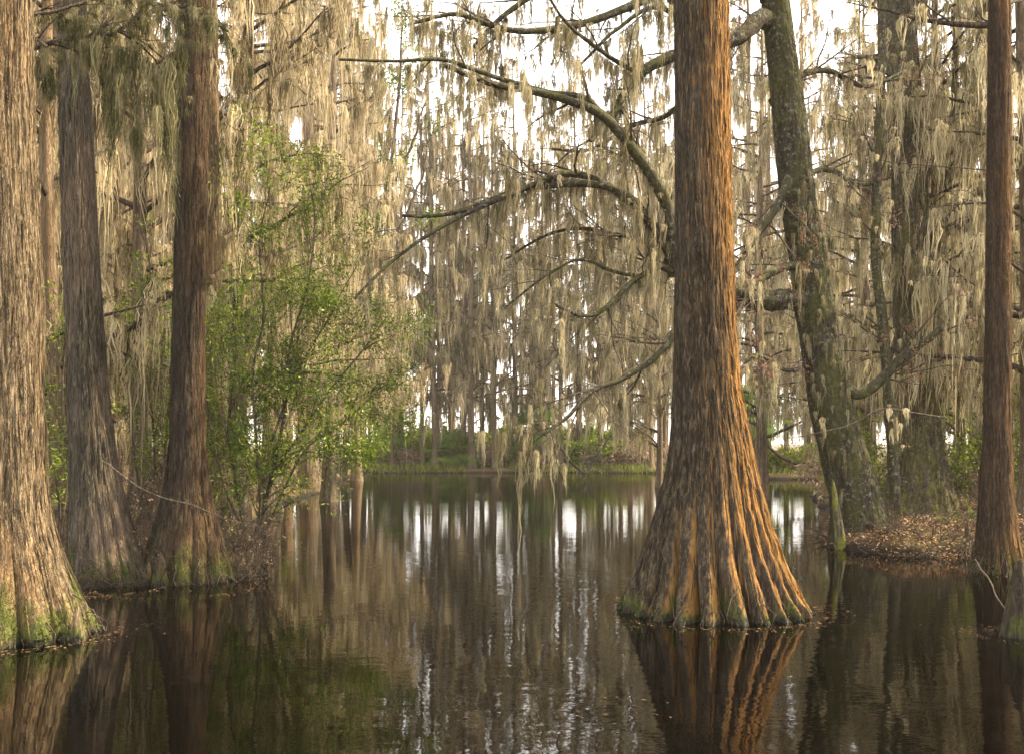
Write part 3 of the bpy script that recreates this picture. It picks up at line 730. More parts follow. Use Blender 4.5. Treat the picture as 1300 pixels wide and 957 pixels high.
# --- far bank: trunks one can point at (px centre, relative girth)
FAR = [(478, .7, 84), (508, .6, 88), (537, .9, 83), (552, 1.0, 82.6), (572, .7, 86), (590, .85, 83), (598, 1.0, 82.5), (612, .7, 88), (629, 1.15, 82.3), (654, .8, 84), (688, .7, 88),
       (713, 1.1, 83), (735, .8, 86), (762, .7, 85), (789, 1.15, 84), (800, .7, 90), (826, 1.1, 82), (843, .8, 86), (950, 1.0, 66), (975, .9, 68), (1000, .8, 70), (1025, .7, 67), (460, .8, 86), (440, .9, 83)]
FARO = []
for i, (px, s_, d) in enumerate(FAR):
    o = place(FARV[i % 3], X(px, d), d, r.uniform(0, 6.28), s_, None, 'cypresses lined up on the far bank')
    o.scale = (1.15 * s_ ** .5, 1.15 * s_ ** .5, r.uniform(1.3, 1.6))
    FARO.append((px, s_, o))
ORD = ['leftmost', 'second', 'third', 'fourth', 'fifth', 'sixth', 'seventh', 'eighth', 'ninth', 'tenth', 'eleventh', 'twelfth', 'thirteenth', 'fourteenth', 'fifteenth', 'sixteenth', 'seventeenth', 'eighteenth', 'nineteenth', 'twentieth', 'twenty-first', 'twenty-second', 'twenty-third', 'twenty-fourth', 'twenty-fifth', 'twenty-sixth']
for k, (px, s_, o) in enumerate(sorted(FARO, key=lambda a: a[0])):
    w_ = 'stout' if s_ >= 1 else ('slim' if s_ < .75 else 'straight')
    o['label'] = (w_ + ' moss-hung cypress, ' + ORD[k] + (' from the left' if k else '') + ' of the trunks lined up on the far bank')
def ordinal(objs, text):
    for k, o in enumerate(sorted(objs, key=lambda o: o.location.x / o.location.y)):
        o['label'] = ORD[k] + (' from the left' if k else '') + ' of the ' + text
# belt behind
pts_ = []
def scatter(n, xr, yr, mind, r, cond=None, tries=6000):
    out = []
    for _ in range(tries):
        if len(out) >= n: break
        x, y = r.uniform(*xr), r.uniform(*yr)
        if pond_sd(np.array([x]), np.array([y]))[0] < .5: continue
        if cond and not cond(x, y): continue
        if any((x - a) ** 2 + (y - b_) ** 2 < mind ** 2 for a, b_ in pts_): continue
        out.append((x, y)); pts_.append((x, y))
    return out
for i, (x, y) in enumerate(scatter(52, (-48, 42), (88, 118), 3.0, r)):
    place(FARV[i % 3], x, y, r.uniform(0, 6.28), r.uniform(.7, 1.0), 'distant cypress in the hazy belt of trees behind the far bank', 'distant trees behind the far bank', zs=1.55)
# left forest
def ok_left(x, y): return x < -.22 * y - 1.5
LEFTN = 50
grp = []
for i, (x, y) in enumerate(scatter(16, (-26, -5.4), (16.5, 30), 2.2, r, ok_left)):
    grp.append(place(NEARV[i % 4], x, y, r.uniform(0, 6.28), r.uniform(.75, 1.05), 'moss-draped cypress close behind the left shore trunks', 'moss-draped cypresses behind the left shore'))
ordinal(grp, 'moss-draped cypresses close behind the left shore trunks')
grp = []
for i, (x, y) in enumerate(scatter(34, (-50, -8), (30, 82), 3.0, r, lambda x, y: x < -.115 * y - 3.5 and x > -.62 * y - 4)):
    place(NEARV[i % 4], x, y, r.uniform(0, 6.28), r.uniform(.85, 1.15), 'cypress curtained in pale moss deep in the left-hand forest', 'pale moss-curtained cypresses deep in the left forest', zs=max(1, (.455 * y + 4) / 21))
# right forest
for i, (x, y) in enumerate(scatter(13, (8.5, 24), (21, 42), 2.6, r, lambda x, y: x > .26 * y and x < .62 * y + 2)):
    grp.append(place(GREYV[i % 2], x, y, r.uniform(0, 6.28), r.uniform(.8, 1.1), 'grey moss-hung cypress behind the mossy maple and tupelo', 'grey moss-hung trees behind the right bank'))
ordinal(grp, 'grey mossy cypresses behind the mossy maple and tupelo')
for i, (x, y) in enumerate(scatter(16, (14, 48), (42, 84), 3.6, r, lambda x, y: x > .22 * y + 4 and x < .62 * y + 3)):
    place(GREYV[i % 2], x, y, r.uniform(0, 6.28), r.uniform(.9, 1.2), 'slim grey cypress deep in the forest on the right', 'slim grey trees deep in the right forest', zs=1.25)

# --- specific left trees with pale rising limbs over the water
place(NEARV[1], X(301, 19.5), 19.5, 1.0, .95, 'slim brown cypress with pale rising limbs just right of the straight brown trunk', None)
place(NEARV[0], X(343, 27), 27, 2.0, .9, 'dark straight cypress rising behind the tall green shrub', None)
place(NEARV[2], X(395, 40), 40, 4.0, 1.0, 'moss-laden cypress at the point of the left shore, overhanging the pond', None, zs=1.15)
place(NEARV[0], X(452, 58), 58, 5.0, 1.0, 'tall curtained cypress where the left shore meets the far bank', None, zs=1.4)
place(NEARV[3], X(66, 14.5), 14.5, 5.0, .9, 'thin mossy tree filling the gap between the pale and the leaning cypress', None)
place(NEARV[3], X(175, 17.5), 17.5, 3.0, 1.0, 'thin mossy tree in the gap between the leaning and the straight cypress', None)
place(NEARV[1], X(418, 33), 33, 2.6, 1.1, 'slender cypress hung with beige moss standing in the shallows off the left shore', None, zs=1.1)
place(GREYV[0], X(1312, 19), 19, 1.9, 1.0, 'grey mossy cypress at the right edge behind the slim reddish trunk', None)
# trees standing in the water behind the arching limbs
place(GREYV[1], X(836, 46), 46, 2.2, 1.05, 'grey mossy cypress standing in the water, half behind the massive trunk', None)
place(GREYV[0], X(965, 34), 34, .7, 1.0, 'mossy cypress standing in the channel behind the leaning maple', None)
for v_ in NEARV + GREYV + FARV: assert id(v_) in used

# ------------------------------------------------------------------ top-left dark mossy branch
r = np.random.default_rng(610)
root = empty('overhanging_branch', A_root.location); tag(root, 'dark bare branch with green-grey moss reaching in at the upper left', 'branch')
d = 9.6
lp = []
for ctrl, a, b_ in [([(-60, 80), (0, 68), (40, 62), (90, 50), (140, 44), (180, 20), (215, 12), (262, 16)], 4.5, 1.2), ([(70, 56), (110, 66), (150, 40), (190, 60), (225, 90)], 2.2, .8),
                    ([(60, 60), (30, 30), (60, 10), (95, 30), (140, 35)], 2.2, .8), ([(150, 40), (180, 58), (205, 90), (210, 130)], 2, .8), ([(-40, 10), (30, 20), (100, 5), (160, -10)], 3, 1.2),
                    ([(80, -60), (140, -20), (190, 5), (240, 12), (290, 40)], 3.5, 1.2)]:
    lp.append(limb(None, ctrl, d, d + .6, a, b_, n=24, amp=.01))
tw = []
for p_, q_ in lp: tw += side_twigs(p_, q_, 7, .55, r, up=.1, droop=.2, kids=4)
g = Geo(); tubes(g, rel(lp + tw, root), 6); g.build('wood', M['twig'], root)
s = np.concatenate([seeds_along(tw, 1.4, 1., r), seeds_along(lp, 6, 1., r)]) 
mg = Geo(); moss(mg, s - np.array(root.location), np.clip(r.gamma(2, .13, len(s)), .08, 1.0), r.uniform(.02, .07, len(s)), 22, .009, 6, fuzz=2.5, r=r)
hs = []; hl = []; hr = []
for px, py, y2, w_ in [(160, 40, 300, 26), (205, 60, 330, 22), (190, 100, 230, 22), (140, 60, 215, 20), (215, 120, 370, 12), (150, 90, 260, 20), (60, 70, 170, 16), (20, 60, 120, 14), (120, 40, 190, 18), (100, 20, 120, 14), (40, 75, 150, 12), (178, 150, 260, 18), (228, 40, 180, 12), (265, 15, 90, 10)]:
    for k_ in range(5):
        hs.append(P(px + r.normal() * w_ * .35, py + abs(r.normal()) * 20, d + .3 + r.normal() * .1)); hl.append((y2 - py) / F * d * r.uniform(.5, 1.0)); hr.append(w_ / F * d * .5 * r.uniform(.4, 1))
moss(mg, np.array(hs) - np.array(root.location), np.array(hl), np.array(hr) * 1.15, 30, .008, 10, fuzz=6, conv=.5, r=r)
mg.build('hanging_moss', M['moss_dark'], root)

# ------------------------------------------------------------------ green shrubs
def shrub(name, label, base, stems, nleaf, seed, lmat, cat='shrub', ln=.075, wd=.022, twl=.8, per=16, spread=.16, dens=3.2, group=None, zmin=1.0):
    r = np.random.default_rng(seed); root = empty(name, base); tag(root, label, cat, group); tw = []
    for p_, q_ in stems: tw += side_twigs(p_, q_, dens, twl, r, up=.3, droop=-.05, kids=5)
    g = Geo(); tubes(g, rel(stems + tw, root), 5); g.build('stems', M['twig'], root)
    c = seeds_along(tw, nleaf * 1.9, .02, r, tmin=.3) - np.array(base)
    c = c[c[:, 2] > zmin + r.normal(size=len(c)) * .25]
    g = Geo(); leaves(g, c, spread, per, ln, wd, r); g.build('foliage', lmat, root)
    return root
d = 14.6
st = [limb(None, c_, d, dd, a, .7, n=24, amp=.012) for c_, dd, a in [
    ([(318, 700), (330, 640), (325, 560), (320, 480), (335, 400), (330, 300), (345, 235)], 14.2, 2.6), ([(320, 700), (345, 600), (360, 520), (368, 440), (390, 360), (400, 290), (395, 240)], 15, 2.6),
    ([(322, 700), (350, 600), (400, 520), (440, 470), (465, 440), (480, 410)], 14.8, 2.2), ([(316, 700), (300, 610), (290, 540), (300, 450), (290, 380)], 15.2, 2.2),
    ([(324, 700), (380, 580), (430, 540), (455, 520), (485, 490)], 15.2, 1.8), ([(345, 560), (372, 480), (420, 400), (450, 340)], 15.3, 1.8), ([(318, 700), (280, 600), (262, 500), (270, 430)], 13.9, 1.7),
    ([(330, 640), (360, 590), (400, 575), (430, 590)], 14.2, 1.4)]]
shrub('wax_myrtle', 'tall leafy green shrub leaning over the pond beside the straight brown cypress', P(318, 700, d) * np.array([1, 1, 0]), st, 1.9, 700, M['leaf'], ln=.07, wd=.021, dens=4.8, twl=1.0, per=17, spread=.24)
d = 15.5
st = [limb(None, c_, d, d + .4, a, .7, n=20, amp=.012) for c_, a in [([(190, 690), (195, 560), (185, 450), (190, 340), (175, 270)], 2), ([(185, 690), (170, 570), (160, 470), (165, 400)], 2), ([(195, 690), (210, 560), (215, 460), (205, 380)], 2)]]
shrub('wax_myrtle', 'thin green-leaved shrub between the leaning cypress and the straight one', P(190, 690, d) * np.array([1, 1, 0]), st, 1.2, 701, M['leaf'])
d = 13.
st = [limb(None, c_, d, d + .4, a, .7, n=20, amp=.012) for c_, a in [([(70, 720), (75, 640), (60, 540), (70, 440), (60, 380)], 2), ([(72, 720), (85, 600), (80, 500), (84, 430)], 2)]]
shrub('wax_myrtle', 'green-leaved shrub between the pale left cypress and its leaning neighbour', P(70, 720, d) * np.array([1, 1, 0]), st, 1.0, 702, M['leaf'])

st = [limb(None, c_, 58, 58, a, 1., n=30, amp=.05) for c_, a in [([(436, 603), (446, 480), (470, 330), (495, 220), (508, 100), (512, 20)], 5), ([(460, 380), (500, 300), (530, 240), (545, 190)], 2.5), ([(485, 260), (520, 190), (540, 130)], 2.5)]]
shrub('broadleaf_tree', 'slender tree with thin yellow-green leaves high above the far end of the left shore', P(436, 603, 58) * np.array([1, 1, 0]), st, .55, 703, M['leaf_far'], cat='tree', ln=.24, wd=.12, twl=2.2, per=7, spread=.45, dens=.8, zmin=14)
# undergrowth prototypes
def bush(name, seed, h, nst, leafm, nleaf, ln, wd, per=8, spread=.12, stem_r=.008):
    r = np.random.default_rng(seed); root = empty(name, (0, 0, 0)); polys = []
    for i in range(nst):
        a = r.uniform(0, 6.28); polys += grow((r.normal() * .1, r.normal() * .1, -.1), (math.cos(a) * .6, math.sin(a) * .6, 1), h * r.uniform(.6, 1.1), stem_r, 2, r, droop=.12, kids=5, rough=.14)
    g = Geo(); tubes(g, polys, 4, rmin=.003); g.build('stems', M['twig'], root)
    c = seeds_along(polys, nleaf, .02, r, tmin=.3); c = c[c[:, 2] > .1]
    g = Geo(); leaves(g, c, spread, per, ln, wd, r); g.build('foliage', leafm, root)
    return root
B_BARE = [bush('bare_shrub', 800 + i, h, 9, M['brush'], .5, .05, .02, 4) for i, h in enumerate((1.3, 2.2))]
B_GRN = [bush('leafy_shrub', 810 + i, h, 9, M['leaf_far'], 2.2, .09, .045, 8) for i, h in enumerate((1.2, 2.4))]
B_FAR = [bush('leafy_shrub', 830, 2.2, 10, M['leaf_far'], 3.0, .22, .13, 6, .2), bush('bare_shrub', 831, 2.0, 12, M['brush'], 2.0, .2, .06, 5, .22, .012)]
B_TALL = [bush('leafy_shrub', 820, 4.2, 7, M['leaf'], 1.6, .09, .035, 9, .2, .014)]
r = np.random.default_rng(850)
def put_bush(var, x, y, sc, label, group): return place(var, x, y, r.uniform(0, 6.28), sc, label, group, 'shrub')
for i, (x, y) in enumerate(scatter(26, (-20, -3.2), (12.9, 26), 1.0, r, lambda x, y: x > -.6 * y - 1)):
    put_bush(B_BARE[i % 2], x, y, r.uniform(.8, 1.3), 'tangle of bare brown twigs on the left shore behind the trunks', 'bare twiggy shrubs on the left shore')
for i, (x, y) in enumerate(scatter(9, (-20, -4.5), (15, 30), 1.2, r, lambda x, y: x > -.6 * y - 1)):
    put_bush([B_GRN[1], B_TALL[0]][i % 2], x, y, r.uniform(.8, 1.2), 'leafy green understorey shrub among the left shore trunks', 'leafy shrubs on the left shore')
for i, (x, y) in enumerate(scatter(20, (7.5, 26), (18, 42), 1.4, r, lambda x, y: x > .36 * y and x < .58 * y + 2)):
    put_bush([B_GRN[0], B_BARE[1], B_GRN[1]][i % 3], x, y, r.uniform(.8, 1.3), 'low shrub growing behind the leaf littered right bank', 'shrubs behind the right bank')
for i, (x, y) in enumerate(scatter(16, (9.5, 20), (20, 32), 1.0, r, lambda x, y: x > .42 * y and x < .56 * y)):
    put_bush([B_GRN[1], B_BARE[1], B_GRN[0], B_BARE[0]][i % 4], x, y, r.uniform(.9, 1.4), 'shrub in the thicket right of the grey tupelo', 'thicket right of the grey tupelo')
for i, (px, d, s_, v_) in enumerate([(1150, 16.9, .3, 0), (1165, 17.6, .35, 1), (1185, 16.6, .28, 0), (1205, 16.9, .3, 2), (1222, 16.4, .32, 0), (1135, 18.2, .35, 2), (1195, 18.4, .4, 1), (1232, 17.6, .4, 2), (1120, 17.4, .3, 0), (1248, 16.2, .35, 1)]):
    put_bush([B_BARE[0], B_BARE[1], B_GRN[0]][v_], X(px, d), d, s_, 'small scraggly sprout on the leaf littered right bank', 'sprouts on the leaf littered bank')
for i, d in enumerate([21, 23, 25.5, 28, 31, 34, 37, 41, 45, 50]):
    xs_ = np.linspace(3, 30, 600); x_ = float(xs_[np.argmax(pond_sd(xs_, np.full(600, d)) * (xs_ > 4) > .25)])
    put_bush([B_BARE[1], B_GRN[1], B_FAR[1]][i % 3], x_ + .3, d, r.uniform(.7, 1.1), 'shrub leaning over the channel edge behind the mossy maple', 'shrubs along the channel behind the mossy maple')
for i, (px, d, s_) in enumerate([(280, 12.9, .62), (297, 12.7, .5), (310, 12.9, .6), (272, 13.4, .8), (322, 13.2, .45), (196, 12.5, .5), (176, 12.6, .45), (214, 12.3, .35), (262, 12.4, .4)]):
    put_bush(B_BARE[i % 2], X(px, d), d, s_, 'scraggly bare bush at the foot of the straight brown cypress', 'scraggly bushes at the foot of the straight brown cypress')
for i in range(84):
    px = r.uniform(445, 850); d = r.uniform(82.5, 90) if i < 40 else r.uniform(90, 112); x = X(px, d)
    v_ = B_FAR[0 if i % 5 < 3 else 1]
    put_bush(v_, x, d, r.uniform(.8, 1.6) if i < 40 else r.uniform(1.2, 2.6), 'low scrubby bush along the far bank of the pond', 'low bushes along the far bank')
for i in range(10):
    px = r.uniform(945, 1060); d = r.uniform(63, 70)
    put_bush(B_FAR[i % 2], X(px, d), d, r.uniform(.8, 1.5), 'scrubby bush on the far bank seen right of the massive cypress', 'bushes on the far bank right of the massive cypress')
for px, d, s_ in ((772, 83, 1.5), (796, 82.5, 1.8), (818, 83, 1.5), (748, 84, 1.2)):
    put_bush(B_FAR[1], X(px, d), d, s_, 'pinkish bare brush heaped by the water on the far bank', 'heaped bare brush on the far bank')

# ------------------------------------------------------------------ palms
def palm(seed, h, nf, fr):
    r = np.random.default_rng(seed); root = empty('cabbage_palm', (0, 0, 0))
    g = Geo()
    tube(g, np.array([[0, 0, -.2], [.02, 0, h * .5], [.05, .02, h]]), np.array([.2, .17, .19]), 10, .08); g.build('trunk', M['far'], root)
    g = Geo(); st = Geo()
    for i in range(nf):
        a = r.uniform(0, 6.28); e = r.uniform(-.7, 1.3); L_ = fr * r.uniform(.7, 1.1)
        dr = np.array([math.cos(a) * math.cos(e), math.sin(a) * math.cos(e), math.sin(e)])
        b0 = np.array([.05, .02, h]); hub = b0 + dr * L_ * .8; hub[2] -= .1 * L_
        tube(st, np.array([b0, (b0 + hub) / 2 + [0, 0, .06], hub]), np.array([.018, .014, .012]), 3)
        side = np.cross(dr, [0, 0, 1.]); side /= np.linalg.norm(side) + 1e-6; t_ = r.uniform(.3, .7)
        for k in np.linspace(-1.75, 1.75, 19):
            dd = dr * math.cos(k) + side * math.sin(k); l = L_ * (.75 + .25 * math.cos(k)) * .8
            pp = np.cross(dd, np.cross(dr, side)); pp /= np.linalg.norm(pp) + 1e-6
            m1 = hub + dd * l * .55 + pp * .028; m2 = hub + dd * l * .55 - pp * .028
            tip = hub + dd * l + np.array([0, 0, -.32 * l * r.uniform(.6, 1.3)])
            g.add(np.array([hub, m1, tip, m2]), [[0, 1, 2, 3]], np.full(4, t_))
    st.build('stalks', M['twig'], root); g.build('fronds', M['palm'], root); return root
PALMS = [palm(900, 2.6, 42, 1.3), palm(901, 1.2, 36, 1.25)]
for i, (px, d, s_, v_, lb) in enumerate([
    (497, 82.4, 1.25, 0, 'bright round-headed palm at the left end of the far bank'), (563, 83.6, 1.2, 1, 'low dark palm behind the two close trunks left of the far bank middle'),
    (580, 83.6, 1.4, 1, 'small palm peeking between the paired slim trunks on the far bank'), (683, 82.8, 1.35, 0, 'broad bright palm at the middle right of the far bank'),
    (664, 85, 1.2, 0, 'shaded palm just left of the broad bright palm on the far bank'), (960, 40, 1.0, 0, 'dark green palm close beside the massive cypress, beyond the channel'),
    (942, 66, 1.2, 1, 'low palm half hidden by the right edge of the massive cypress')]):
    x = X(px, d)
    if i == 5: d = 64; x = X(px, d); s_ = 1.5
    place(PALMS[v_], x, d, r.uniform(0, 6), s_, lb, None, 'palm')

# ------------------------------------------------------------------ ground cover, litter, debris
def blades(n, xy, h, w_, seed):
    r = np.random.default_rng(seed); x, y = xy; z = ground_z(x, y); k = len(x)
    a = r.uniform(0, 3.14, k); l = h * r.uniform(.4, 1.2, k); b0 = np.stack([x, y, z - .02], 1); s_ = np.stack([np.cos(a), np.sin(a), 0 * a], 1) * w_ / 2
    tip = b0 + np.stack([r.normal(size=k) * .35 * l, r.normal(size=k) * .35 * l, l], 1)
    mid = (b0 + tip) / 2 + [0, 0, .08 * h]
    return np.stack([b0 - s_, b0 + s_, mid + s_ * .7, tip], 1).reshape(-1, 3), np.arange(k * 4).reshape(-1, 4), np.repeat(r.uniform(0, 1, k), 4)
r = np.random.default_rng(950)
x = np.concatenate([r.uniform(-15, 20, 30000), r.uniform(8, 40, 9000)]); y = np.concatenate([r.uniform(80, 92, 30000), r.uniform(58, 80, 9000)])
s_ = pond_sd(x, y); k = (s_ > -.08) & (np.sin(x * .9) + np.sin(x * .37 + y * .3) > -.6); x, y = x[k], y[k]
v, q, t = blades(0, (x, y), .45, .08, 1); tag(mk('grass', v, q, M['grass'], tint=t), 'green ground cover along the far bank of the pond', 'grass', kind='stuff')

def litter(name, n, xr, yr, cond, seed, label, ln=.06, hump=.0):
    r = np.random.default_rng(seed); x = r.uniform(*xr, n); y = r.uniform(*yr, n); s_ = pond_sd(x, y); k = cond(x, y, s_); x, y = x[k], y[k]
    z = ground_z(x, y) + r.uniform(0, .09, len(x)); g = Geo()
    a = r.normal(size=(len(x), 3)); a[:, 2] *= .5; a /= np.linalg.norm(a, axis=1)[:, None]; b_ = np.cross(a, r.normal(size=(len(x), 3)) * .5 + [0, 0, 1]); b_ /= np.linalg.norm(b_, axis=1)[:, None]
    p = np.stack([x, y, z], 1); l = ln * r.uniform(.5, 1.3, len(x))[:, None]; w_ = l * .42
    nn = np.cross(a, b_) * l * .18
    v = np.stack([p - a * l / 2, p + b_ * w_ / 2 + nn, p + a * l / 2, p - b_ * w_ / 2 + nn], 1).reshape(-1, 3)
    g.add(v, np.arange(len(x) * 4).reshape(-1, 4), np.repeat(r.uniform(0, 1, len(x)), 4)); o = g.build(name, M['litter'])
    return tag(o, label, 'fallen leaves', kind='stuff')
litter('leaf_litter', 60000, (5, 13), (14.6, 24), lambda x, y, s: (s > -.2) & (s < 5), 960, 'dry brown leaf litter covering the right bank', ln=.062)
litter('leaf_litter', 30000, (-14, -3), (12, 22), lambda x, y, s: (s > .3) & (s < 5), 961, 'dark leaf litter on the left shore among the trunks')
r = np.random.default_rng(962); fx = []; fy = []
for (cx_, cy_, rr_, k_) in [(2.03, 10.15, 1.08, 700), (-4.38, 8.8, .8, 600), (-5.0, 11.9, .8, 500), (-4.0, 11.9, .9, 500), (6.6, 13.4, .5, 250), (6.3, 17.2, .8, 400), (4.4, 8.7, .3, 120)]:
    a = r.uniform(0, 6.28, k_); q_ = rr_ + r.exponential(.12, k_); fx.append(cx_ + np.cos(a) * q_); fy.append(cy_ + np.sin(a) * q_)
k_ = 26000; x = r.uniform(-9, 10, k_); y = 6 + 50 * r.random(k_) ** 1.5; s_ = pond_sd(x, y)
k = ((s_ > -1.0) & (r.random(k_) < np.exp(s_ * 3))) | ((np.sin(x * .8 + y * .25) + np.sin(y * .5 - x * .3) > .9) & (r.random(k_) < .22)); fx.append(x[k]); fy.append(y[k])
k_ = 2600; fx.append(-4.6 + r.normal(size=k_) * .8); fy.append(22 + r.normal(size=k_) * 1.6)
x = np.concatenate(fx); y = np.concatenate(fy); k = pond_sd(x, y) < .02; x, y = x[k], y[k]; k_ = len(x)
a = r.uniform(0, 6.28, k_); l = r.uniform(.005, .020, k_); w_ = l * r.uniform(.15, .6, k_); p = np.stack([x, y, r.uniform(.003, .008, k_)], 1)
u_ = np.stack([np.cos(a), np.sin(a), 0 * a], 1); v_ = np.stack([-np.sin(a), np.cos(a), 0 * a], 1)
q_ = np.stack([p - u_ * l[:, None], p + v_ * w_[:, None], p + u_ * l[:, None], p - v_ * w_[:, None]], 1).reshape(-1, 3)
tag(mk('floating_debris', q_, np.arange(k_ * 4).reshape(-1, 4), M['litter'], tint=np.repeat(r.uniform(0, .6, k_), 4)), 'small fallen leaves and needles floating on the pond', 'fallen leaves', kind='stuff')

def twigs_stuff(name, n, xr, yr, cond, seed, label, l0=.5, rr=.005, upz=.25):
    r = np.random.default_rng(seed); g = Geo(); c = 0
    while c < n:
        x, y = r.uniform(*xr), r.uniform(*yr); s_ = pond_sd(np.array([x]), np.array([y]))[0]
        if not cond(x, y, s_): continue
        c += 1; z = float(ground_z(x, y)); d_ = np.array([r.normal(), r.normal(), abs(r.normal()) * upz + .05])
        for p_, q_ in grow((x, y, max(z, -.05) + .01), d_, l0 * r.uniform(.4, 1.3), rr, 1, r, kids=3, rough=.2): tube(g, p_, np.maximum(q_, .0025), 3)
    return tag(g.build(name, M['twig']), label, 'twigs', kind='stuff')
twigs_stuff('fallen_twigs', 620, (5.5, 11), (14.6, 20), lambda x, y, s: -.25 < s < 1.6, 970, 'fallen grey twigs strewn over the leaf littered right bank', rr=.012, upz=.7)
twigs_stuff('fallen_twigs', 900, (-9, -3), (11.4, 15.5), lambda x, y, s: -.2 < s < 1.2, 971, 'tangled roots and twigs along the dark left shore', upz=1.6, l0=.6, rr=.008)

# roots, knees and stumps
def knee(px, py, d, wpx, hpx, seed, mat, label, group=None, lean=0):
    r = np.random.default_rng(seed); h = hpx / F * d; r0 = wpx / F * d / 2; zz = np.linspace(-.4, h, 26); th = np.arange(48) / 48 * 6.2832; T, Z = np.meshgrid(th, zz)
    t = np.clip(Z / h, 0, 1); rad = r0 * ((1 - t) ** .8 * .62 + .38 * np.sqrt(np.clip(1 - t ** 6, 0, 1)) * (1 - .3 * t))
    rad = rad * (1 + .14 * (np.abs(np.cos(T * 3.5 + r.uniform(0, 6))) - .5) * (1.2 - t) + .08 * vnoise(T / 6.2832 * 20, (Z + .4) * 9, 20, (h + .4) * 9 + 2, seed))
    V = np.stack([rad * np.cos(T) + lean * Z, rad * np.sin(T), Z + .0 * T], -1)
    p = P(px, py, d); o = mk('cypress_knee', V.reshape(-1, 3), [grid_quads(26, 48), ], mat, loc=(p[0], d, max(0, float(ground_z(p[0], d)) - .05))); return tag(o, label, 'cypress knee', group)
def dpy(py): return EYE * F / (py - HZ)
knee(1292, 815, 8.7, 38, 100, 1, M['brown'], 'pointed mossy stump at the lower right edge of the water', lean=.04)
knee(1058, 692, 17.0, 16, 52, 2, M['brown'], 'dark stubby knee standing in the water left of the mossy maple')
knee(1068, 700, 16.6, 14, 90, 3, M['oak'], 'tapering green-mossed knee leaning beside the mossy maple foot', lean=-.12)
knee(203, 742, 12.0, 20, 44, 4, M['brown'], 'blunt brown knee on the shore left of the dark root mound')
knee(188, 744, 12.1, 12, 30, 5, M['brown'], 'small mossy knee at the foot of the leaning grey cypress')
knee(60, 800, 8.9, 16, 40, 7, M['pale'], 'stubby root knee in front of the pale left cypress')
knee(98, 812, 8.5, 18, 46, 8, M['pale'], 'low ribbed knee at the right toe of the pale left cypress')
knee(1228, 700, 15.8, 10, 26, 9, M['brown'], 'small knee poking from the leaf litter beside the slim reddish cypress')
knee(285, 700, 14.3, 22, 60, 10, M['brown'], 'mossy knee among the twigs right of the straight brown cypress')
# buttress of a sunlit cypress behind C
big_tree('bald_cypress', 'short-seen sunlit cypress foot with pale flutes behind the straight brown cypress', 'cypress', 17.5,
         [(0, 268, 16), (300, 270, 20), (500, 272, 24), (590, 275, 32), (630, 278, 44), (665, 280, 62), (685, 282, 76)], M['pale'], 9, .22, .6, 88, nth=200, zstep=.05, crown=False)
big_tree('bald_cypress', 'sunlit golden cypress foot glimpsed between the pale and the leaning trunks', 'cypress', 17.0,
         [(0, 70, 26), (300, 72, 28), (500, 76, 32), (600, 80, 42), (650, 84, 58), (690, 88, 76)], M['pale'], 9, .22, .6, 89, nth=200, zstep=.05, crown=False)

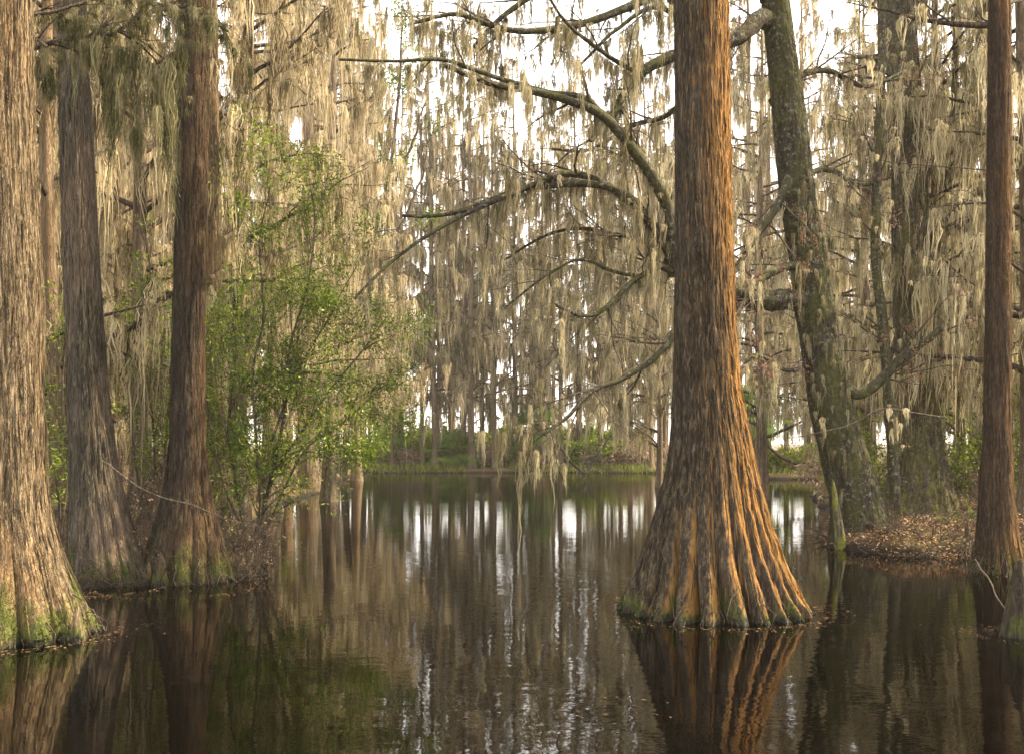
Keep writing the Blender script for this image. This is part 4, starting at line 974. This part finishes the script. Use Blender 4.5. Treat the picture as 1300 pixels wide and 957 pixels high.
# water-level debris and logs
def log(name, ctrl, d0, d1, w0, w1, label, mat, twn=0, seed=0, cat='log'):
    r = np.random.default_rng(seed); p_, q_ = limb(None, ctrl, d0, d1, w0 / 2, w1 / 2, n=22, amp=.01, r=r)
    root = empty(name, p_[0]); tag(root, label, cat); g = Geo(); tube(g, p_ - p_[0], q_, 9, .07); g.build('wood', mat, root)
    if twn:
        tw = side_twigs(p_, q_, twn, .8, r, up=.2, droop=.2); g = Geo(); tubes(g, rel(tw, root), 4); g.build('twigs', M['twig'], root)
        s = seeds_along(tw, 1.5, 1., r) - p_[0]; mg = Geo(); moss(mg, s, np.clip(r.gamma(2, .15, len(s)), .1, .8), r.uniform(.02, .06, len(s)), 16, .016, 4, r=r); mg.build('hanging_moss', M['moss_grey'], root)
    return root
log('fallen_log', [(500, 592), (520, 580), (545, 573), (560, 574)], 84, 86, 9, 5, 'fallen trunk propped on the left end of the far bank', M['far'])
log('fallen_branch', [(690, 550), (715, 572), (728, 590), (745, 600), (752, 585), (770, 560), (790, 530)], 60, 64, 3.5, 1.5, 'dead branch drooping into the water before the far bank', M['brown'], 1.2, 31, 'branch')
log('dead_branch', [(1060, 598), (1040, 592), (1010, 588), (985, 575), (970, 560)], 40, 42, 7, 3, 'dark dead branch lying low over the channel behind the maple', M['brown'], .8, 32, 'branch')
log('fallen_stick', [(130, 585), (180, 620), (240, 640), (290, 660), (335, 668)], 11.6, 11.4, 2.5, 1.2, 'thin pale stick slanting across the front of the root mound', M['twig'], .8, 33, 'branch')
log('fallen_stick', [(1238, 710), (1260, 745), (1285, 790)], 11.0, 9.5, 2.5, 1.8, 'straw-coloured stick slanting into the water at lower right', M['twig'], 0, 34, 'branch')
log('budding_branch', [(1200, 530), (1150, 522), (1120, 520), (1080, 540), (1040, 548), (1005, 556)], 14.5, 14, 2.6, 1., 'thin pale budding branch crossing in front of the maple and tupelo', M['twig'], 2.0, 35, 'branch')
log('budding_branch', [(1250, 216), (1200, 212), (1150, 208), (1120, 205)], 14.5, 14.6, 1.6, 1., 'thin straight twig crossing in front of the tupelo, high up', M['twig'], .8, 36, 'branch')

# haze
m, n, out = newmat('air'); pv = N_(n, 'ShaderNodeVolumePrincipled'); pv.inputs['Color'].default_value = (.98, .92, .80, 1); pv.inputs['Density'].default_value = .0004
n.links.new(pv.outputs[0], out.inputs['Volume'])
hb = [(-1600, -400, -2), (1600, -400, -2), (1600, 2000, -2), (-1600, 2000, -2), (-1600, -400, 45), (1600, -400, 45), (1600, 2000, 45), (-1600, 2000, 45)]
hz = mk('haze', np.array(hb, float), np.array([[0, 3, 2, 1], [4, 5, 6, 7], [0, 1, 5, 4], [1, 2, 6, 5], [2, 3, 7, 6], [3, 0, 4, 7]]), m, smooth=False)
tag(hz, kind='stuff')
